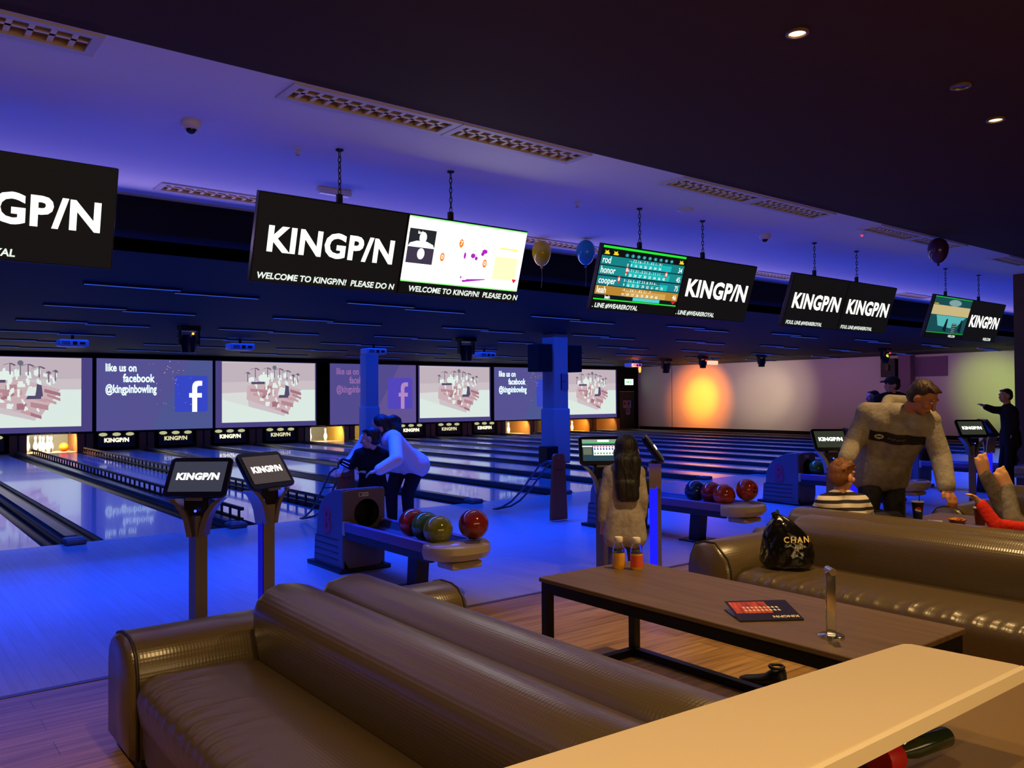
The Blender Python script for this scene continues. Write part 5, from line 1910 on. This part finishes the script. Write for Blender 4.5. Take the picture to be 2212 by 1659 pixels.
    Hh = [('e', Hd(0, -.030, .038), (.082 * sh, .090 * sh, .087 * sh), f), ('e', Hd(0, -.045, -.005), (.080 * sh, .075 * sh, .080 * sh), f)]
    if hair_style == 'short':
        Hh += [('c', Hd(.045 * q_, .035 - .02 * q_ * q_, .092), Hd(.05 * q_, .062, .088), .02 * sh, .010 * sh) for q_ in (-1, -.5, 0, .5, 1)]
    elif hair_style == 'spiky':
        rnd = random.Random(2)
        for i in range(26):
            a, b = rnd.uniform(-1.2, 1.2), rnd.uniform(-1.3, .75)
            d0 = (rt * math.sin(a) + u * math.cos(a) * math.cos(b) + f * math.sin(b)).normalized()
            c0 = Hd(0, -.02, .035)
            Hh.append(('c', c0 + d0 * .085 * sh, c0 + d0 * .108 * sh + f * .012 * sh, .016 * sh, .008 * sh))
    elif hair_style == 'long':
        Hh += [('e', Hd(0, -.05, -.03), (.088 * sh, .07 * sh, .10 * sh), f)]
        p = Hd(0, -.10, -.06)
        rnd = random.Random(6)
        for i in range(3):
            for j in range(3):
                x_ = (-.045 + .045 * j) * sh * (1 - .05 * i)
                q0 = p + rt * (x_ + rnd.uniform(-.012, .012) * sh) + V((0, 0, -.075 * sh * i)) - f * (.012 * sh * (i > 1)) + rt * rnd.uniform(-.008, .008)
                q1 = q0 + V((0, 0, -.085 * sh)) + rt * rnd.uniform(-.014, .014)
                Hh.append(('c', q0, q1, .052 * sh * (1 - .07 * i), .047 * sh * (1 - .07 * i)))
    elif hair_style == 'ponytail':
        p = Hd(0, -.10, .03)
        pts = [p, Hd(.04, -.15, .01), Hd(.10, -.17, -.03), Hd(.16, -.16, -.07), Hd(.20, -.14, -.12)]
        for a, b, r in zip(pts, pts[1:], (.045, .05, .045, .035)):
            Hh.append(('c', a, b, r * sh, r * .9 * sh))
        Hh.append(('e', Hd(0, -.05, -.03), (.082 * sh, .066 * sh, .08 * sh), f))
        for a, b in ((Hd(-.07, .03, -.02), Hd(-.08, .05, -.16)), (Hd(-.075, .0, -.02), Hd(-.07, .03, -.13))):
            Hh.append(('c', a, b, .016 * sh, .01 * sh))
    blob('hair', Hh, hm, t, voxel=max(.006, voxel * .7), smooth=2)
    if face_detail:
        EW = mat('eye_white', (230, 224, 216), .25)
        EI = mat('eye_iris', (60, 44, 34), .2)
        for sd in (-1, 1):
            g = G().use(EW).sph(Hd(.031 * sd, .077, .012), .0115 * sh, 12, 8)
            g.use(EI).sph(Hd(.031 * sd, .0855, .011), .0058 * sh, 10, 6)
            g.obj('eye', None, t, smooth='all')
        g = G()
        g.tube([Hd(-.024, .093, -.064), Hd(-.010, .098, -.062), Hd(.010, .098, -.062), Hd(.024, .093, -.064)], .004 * sh, 6)
        g.obj('mouth', mat('lip', (150, 84, 74), .5), t, smooth='all')
    return t, Hd, top_, J


def fabric(name, rgb, rgb2=None, scale=40, rough=.85):
    return mat(name, rgb, rough, bump=('noise', scale, .35), spec=.2, vary=(rgb2, (18, 18, 18)) if rgb2 else None)


def stripes(name, c1, c2, period):
    m = bpy.data.materials.new(name)
    m.use_nodes = True
    nt = m.node_tree
    b = nt.nodes['Principled BSDF']
    b.inputs['Roughness'].default_value = .85
    tc = nt.nodes.new('ShaderNodeTexCoord')
    sp = nt.nodes.new('ShaderNodeSeparateXYZ')
    md = nt.nodes.new('ShaderNodeMath')
    md.operation = 'PINGPONG'
    md.inputs[1].default_value = period / 2
    gt = nt.nodes.new('ShaderNodeMath')
    gt.operation = 'GREATER_THAN'
    gt.inputs[1].default_value = period * .27
    mx = nt.nodes.new('ShaderNodeMix')
    mx.data_type = 'RGBA'
    mx.inputs[6].default_value = (*lin(c1), 1)
    mx.inputs[7].default_value = (*lin(c2), 1)
    nt.links.new(tc.outputs['Object'], sp.inputs[0])
    nt.links.new(sp.outputs['Z'], md.inputs[0])
    nt.links.new(md.outputs[0], gt.inputs[0])
    nt.links.new(gt.outputs[0], mx.inputs[0])
    nt.links.new(mx.outputs[2], b.inputs['Base Color'])
    return m


# girl with long hair standing with her back to us
gf = V((.70, .715, 0)).normalized()
gr = V((.715, -.70, 0)).normalized()
gb = V((4.405, 4.285, 0))


def GL(x, y, z):
    return tuple(gb + gr * x + gf * y + V((0, 0, z)))


person('girl with long dark hair, pale sweatshirt and jeans, standing with her back to the camera',
       dict(head=GL(.015, .02, 1.05), neck=GL(.01, -.005, .955), chest=GL(0, 0, .82), pelvis=GL(.0, 0, .535),
            shL=GL(-.105, 0, .895), elL=GL(-.150, -.015, .70), wrL=GL(-.160, .02, .545), fgL=GL(-.150, .04, .46),
            shR=GL(.098, 0, .895), elR=GL(.128, -.02, .71), wrR=GL(.122, .03, .575), fgR=GL(.11, .06, .50),
            hipL=GL(-.062, 0, .51), hipR=GL(.062, 0, .51), knL=GL(-.07, .01, .29), knR=GL(.07, .0, .29), anL=GL(-.08, -.02, .06), anR=GL(.075, .0, .06)),
       .73, gf, (0, 0, 1), ('sweatshirt', fabric('oatmeal_knit', (174, 164, 154), (150, 140, 132))), ('jeans', fabric('washed_denim', (92, 92, 96), (66, 68, 78))), (24, 17, 14),
       shoes=(60, 56, 60), hair_style='long', loose=.014, hem_drop=.26, hs=1.46)

# man leaning forward in the grey hoodie
MJ = dict(head=(5.99, 2.86, 1.435), neck=(6.025, 2.99, 1.318), chest=(6.05, 3.085, 1.19), pelvis=(6.20, 3.29, .888),
          shR=(5.915, 3.235, 1.315), elR=(5.87, 3.33, 1.09), wrR=(5.748, 3.317, .985), fgR=(5.70, 3.30, .91),
          shL=(6.11, 2.885, 1.262), elL=(6.12, 2.80, 1.00), wrL=(6.01, 2.715, .80), fgL=(5.975, 2.66, .715),
          hipR=(6.16, 3.345, .873), hipL=(6.28, 3.25, .865), knR=(6.115, 3.36, .48), knL=(6.33, 3.25, .48), anR=(6.12, 3.44, .07), anL=(6.40, 3.30, .07))
mf = V((.085, -.70, -.55))
mt, MH, mtop, MJ2 = person('man in a grey hoodie with black chest band, leaning and reaching down', MJ, 1.0, mf, (.0, -.5, .8),
                    ('hoodie', fabric('grey_marl_hoodie', (164, 156, 144), (142, 134, 122))), ('jeans', fabric('dark_jeans', (40, 40, 48), (56, 54, 58))), (58, 40, 28),
                    skin=mat('tan_skin', (190, 126, 92), .5), loose=.026, hair_style='short')
hn = MJ2['neck']
hA, hB, hC = mix(hn, MJ2['shR'], .45) + V((.0, .03, .06)), hn + V((.07, .10, .075)), mix(hn, MJ2['shL'], .45) + V((.03, .03, .06))
blob('hood', [('c', hA, mix(hA, hB, .5) + V((0, .02, .02)), .040, .055), ('c', mix(hA, hB, .5) + V((0, .02, .02)), hB, .055, .062), ('c', hB, mix(hB, hC, .5) + V((.02, .0, .02)), .062, .055), ('c', mix(hB, hC, .5) + V((.02, 0, .02)), hC, .055, .038)],
     MATS['grey_marl_hoodie'], mt, voxel=.010, smooth=5)
# black band with a pale oval across the chest, wrapped on the hoodie
from mathutils.bvhtree import BVHTree
bvh = BVHTree.FromPolygons([v.co for v in mtop.data.vertices], [p.vertices for p in mtop.data.polygons])
ax = (MJ2['shL'] - MJ2['shR']).normalized()
dn = (MJ2['pelvis'] - MJ2['neck'])
dn = (dn - ax * dn.dot(ax)).normalized()
nr = ax.cross(dn).normalized()
if nr.dot(V((-.6, -.8, 0))) < 0:
    nr = -nr
cen = MJ2['chest'] - dn * .015


def on_chest(u, v, lift):
    o_ = cen + ax * u + dn * v + nr * .5
    hit = bvh.ray_cast(o_, -nr)
    if hit[0] is None:
        return None
    return hit[0] + nr * lift


def chest_patch(name, u0, u1, v0, v1, lift, m, n=26, k=5, test=None):
    g = G()
    grid = [[on_chest(u0 + (u1 - u0) * i / n, v0 + (v1 - v0) * j / k, lift) for j in range(k + 1)] for i in range(n + 1)]
    for i in range(n):
        for j in range(k):
            q = [grid[i][j], grid[i + 1][j], grid[i + 1][j + 1], grid[i][j + 1]]
            if all(p is not None for p in q) and (test is None or test((i + .5) / n, (j + .5) / k)):
                g.faces(q, [(0, 1, 2, 3)])
    return g.obj(name, m, mtop, norm=False, smooth='all')


chest_patch('chest_band', -.185, .19, -.035, .052, .004, mat('black_print', (22, 18, 18), .7))
chest_patch('oval_print', -.15, -.085, -.016, .030, .007, mat('pale_print', (210, 200, 184), .6), 14, 8, lambda a, b: (a - .5) ** 2 + (b - .5) ** 2 < .22 and not (.42 < b < .58 and .2 < a < .8))
for i, (a, b, c_, d) in enumerate(((-.06, -.035, -.005, .02), (-.03, -.005, -.01, .02), (.0, .03, -.004, .022), (.035, .06, -.008, .02))):
    chest_patch('band_mark', a, b, c_ + .004, d - .004, .007, mat('brown_print', (92, 78, 66), .7), 5, 3, lambda a_, b_: (a_ - .5) * (b_ - .5) < .05)

# boy on the sofa behind the bag sofa, head turned to the right of the picture
bj = dict(head=(5.530, 3.225, 0.875), neck=(5.515, 3.230, 0.745), chest=(5.510, 3.225, 0.630), pelvis=(5.530, 3.215, 0.535), shL=(5.390, 3.285, 0.695), elL=(5.420, 3.365, 0.600), wrL=(5.580, 3.345, 0.510), fgL=(5.650, 3.325, 0.490), shR=(5.620, 3.135, 0.690), elR=(5.680, 3.105, 0.600), wrR=(5.820, 3.165, 0.530), fgR=(5.890, 3.185, 0.510), hipL=(5.530, 3.235, 0.535), hipR=(5.550, 3.125, 0.535), knL=(6.010, 3.195, 0.535), knR=(6.030, 3.095, 0.535), anL=(5.975, 3.130, 0.060), anR=(5.975, 3.020, 0.060), toeL=(5.960, 2.900, 0.050), toeR=(5.955, 2.800, 0.050))
person('boy with short ginger hair and a black and white striped top', bj, .80, (.86, -.10, -.05), (0, 0, 1),
       ('striped_top', stripes('striped_jersey', (216, 206, 196), (34, 26, 30), .052)), ('shorts', fabric('dark_cotton', (40, 40, 50))), (120, 72, 34),
       skin=mat('pale_skin', (216, 150, 112), .5), hair_style='spiky', loose=.012, sleeve=0.0, hs=1.18)

# child lying back on the same sofa with legs up, cut by the right edge of the photo
kj = dict(head=(5.930, 1.620, 0.695), neck=(5.860, 1.700, 0.635), chest=(5.800, 1.800, 0.595), pelvis=(5.700, 2.060, 0.515), shL=(5.685, 1.977, 0.610), elL=(5.387, 2.146, 0.662), wrL=(5.365, 2.224, 0.788), fgL=(5.314, 2.263, 0.856), shR=(5.700, 1.720, 0.595), elR=(5.560, 1.800, 0.505), wrR=(5.500, 1.950, 0.495), fgR=(5.470, 2.000, 0.495), hipL=(5.780, 2.100, 0.535), hipR=(5.640, 2.020, 0.535), knL=(5.790, 2.270, 0.735), knR=(5.560, 2.120, 0.675), anL=(5.735, 2.350, 0.940), anR=(5.700, 2.200, 0.865), toeL=(5.700, 2.370, 1.105), toeR=(5.660, 2.260, 1.025))
person('child lying back with bare feet in the air, jeans and red sleeve', kj, .72, (-.2, .35, .9), (.5, -.7, .3),
       ('red_top', fabric('red_cotton', (206, 44, 34))), ('jeans', fabric('faded_denim', (116, 108, 96), (90, 84, 78))), (60, 44, 30),
       skin=mat('warm_skin', (222, 166, 120), .5), shoe_on=False, face_detail=True, loose=.012)

# woman bending over the small boy at the ramp
wj = dict(head=(4.325, 7.774, 1.150), neck=(4.420, 7.805, 1.065), chest=(4.440, 7.850, 0.975), pelvis=(4.700, 7.842, 0.745), shL=(4.270, 7.980, 1.000), elL=(4.120, 8.000, 0.800), wrL=(3.980, 7.930, 0.730), fgL=(3.920, 7.900, 0.700), shR=(4.400, 7.600, 1.030), elR=(4.250, 7.310, 0.830), wrR=(4.070, 7.350, 0.735), fgR=(4.000, 7.385, 0.715), hipL=(4.660, 7.932, 0.720), hipR=(4.780, 7.767, 0.720), knL=(4.540, 7.922, 0.420), knR=(4.660, 7.782, 0.420), anL=(4.580, 7.972, 0.070), anR=(4.710, 7.842, 0.070))
wt, WH, wtop, _ = person('woman in a white hooded jacket and dark trousers bending over the small boy', wj, .96, (-.72, .55, -.40), (-.45, .1, .85),
                     ('jacket', fabric('white_fleece', (226, 222, 232), None, 25)), ('trousers', fabric('navy_trousers', (30, 30, 46))), (16, 13, 14),
                     hair_style='ponytail', loose=.024, hem_drop=-.02, hs=1.08)
# small boy in black in front of her
sj = dict(head=(4.09, 7.56, 1.045), neck=(4.12, 7.58, .935), chest=(4.13, 7.60, .835), pelvis=(4.16, 7.64, .565),
          shL=(4.00, 7.63, .885), elL=(3.93, 7.66, .77), wrL=(3.86, 7.72, .81), fgL=(3.825, 7.75, .84),
          shR=(4.235, 7.55, .875), elR=(4.20, 7.52, .71), wrR=(4.06, 7.56, .70), fgR=(4.0, 7.58, .71),
          hipL=(4.11, 7.67, .55), hipR=(4.215, 7.62, .55), knL=(4.10, 7.70, .31), knR=(4.215, 7.65, .31), anL=(4.10, 7.68, .06), anR=(4.23, 7.62, .06))
st_, SH, stop, SJ = person('small boy in a black tracksuit with white sleeve stripes standing at the ball ramp', sj, .74, (-.75, .62, -.15), (0, 0, 1),
                      ('tracksuit_top', fabric('black_tracksuit', (16, 15, 18))), ('tracksuit_trousers', fabric('black_track_trousers', (15, 14, 17))), (14, 12, 12), loose=.018, hs=1.28)
g = G()
a, b = SJ['elL'], SJ['wrL']
d = (b - a).normalized()
o1 = d.cross(V((0, 0, 1))).normalized()
for k_ in (-.35, .25):
    pts = []
    for i in range(6):
        p = mix(a, b, .15 + .75 * i / 5)
        n_ = (-V((.45, .89, 0)) * .9 + V((0, 0, k_))).normalized()
        n_ = (n_ - d * n_.dot(d)).normalized()
        pts.append(p + n_ * (.056 - .008 * i / 5))
    g.tube(pts, .006, 6)
g.obj('sleeve_stripe', mat('white_stripe', (220, 220, 236), .6), stop, smooth='all')

# dark figures by the right-hand wall
dj = dict(head=(12.275, 4.748, 1.434), neck=(12.300, 4.737, 1.300), chest=(12.320, 4.720, 1.170), pelvis=(12.330, 4.720, 0.870),
          shL=(12.390, 4.780, 1.235), elL=(12.260, 4.890, 1.240), wrL=(12.170, 4.960, 1.285), fgL=(12.120, 5.000, 1.320),
          shR=(12.260, 4.660, 1.235), elR=(12.260, 4.620, 1.050), wrR=(12.220, 4.650, 0.930), fgR=(12.210, 4.670, 0.870),
          hipL=(12.370, 4.760, 0.840), hipR=(12.280, 4.670, 0.840), knL=(12.340, 4.820, 0.450), knR=(12.230, 4.700, 0.450), anL=(12.370, 4.820, 0.060), anR=(12.240, 4.680, 0.060))
person('dark silhouetted child with one arm stretched out against the lime-lit wall', dj, .82, (-.80, .55, -.05), (0, 0, 1),
       ('dark_jacket', fabric('charcoal_jacket', (34, 30, 30))), ('dark_trousers', fabric('charcoal_trousers', (28, 26, 28))), (20, 16, 14), voxel=.014)
cj0 = V((10.98, 5.66, 0))


def shifted(base, dz, sc):
    J = {}
    for k_, v_ in dict(head=(0, 0, 1.59), neck=(.01, -.01, 1.46), chest=(.02, -.01, 1.30), pelvis=(.02, 0, .95), shL=(-.11, .13, 1.40), elL=(-.12, .16, 1.15), wrL=(-.15, .15, .95), fgL=(-.16, .15, .86),
                       shR=(.13, -.13, 1.40), elR=(.14, -.15, 1.15), wrR=(.1, -.18, .95), fgR=(.09, -.18, .86), hipL=(-.06, .07, .92), hipR=(.08, -.06, .92), knL=(-.06, .08, .5), knR=(.08, -.07, .5), anL=(-.06, .07, .07), anR=(.08, -.07, .07)).items():
        J[k_] = tuple(base + V(v_) * sc)
    return J


ct, CH, _, _ = person('dark figure in a peaked cap behind the leaning man', shifted(cj0, 0, 1.0), .93, (-.80, .60, 0), (0, 0, 1),
                      ('dark_top', fabric('charcoal_jacket', (34, 30, 30))), ('dark_trousers', fabric('charcoal_trousers', (28, 26, 28))), (18, 15, 14), voxel=.014)
cm = mat('black_cap', (18, 17, 18), .7)
blob('cap', [('e', CH(0, -.008, .055), (.088, .104, .075), (-.80, .60, 0)), ('c', CH(-.035, .09, .055), CH(-.035, .155, .045), .012, .010), ('c', CH(.035, .09, .055), CH(.035, .155, .045), .012, .010), ('c', CH(0, .09, .06), CH(0, .165, .05), .012, .010)], cm, ct, voxel=.008, smooth=2)
person('dark-haired figure mostly hidden behind the leaning man, left of the capped one', shifted(V((11.32, 6.12, 0)), 0, .895), .84, (-.80, .60, 0), (0, 0, 1),
       ('dark_top', fabric('charcoal_jacket', (34, 30, 30))), ('dark_trousers', fabric('charcoal_trousers', (28, 26, 28))), (18, 15, 14), voxel=.014)
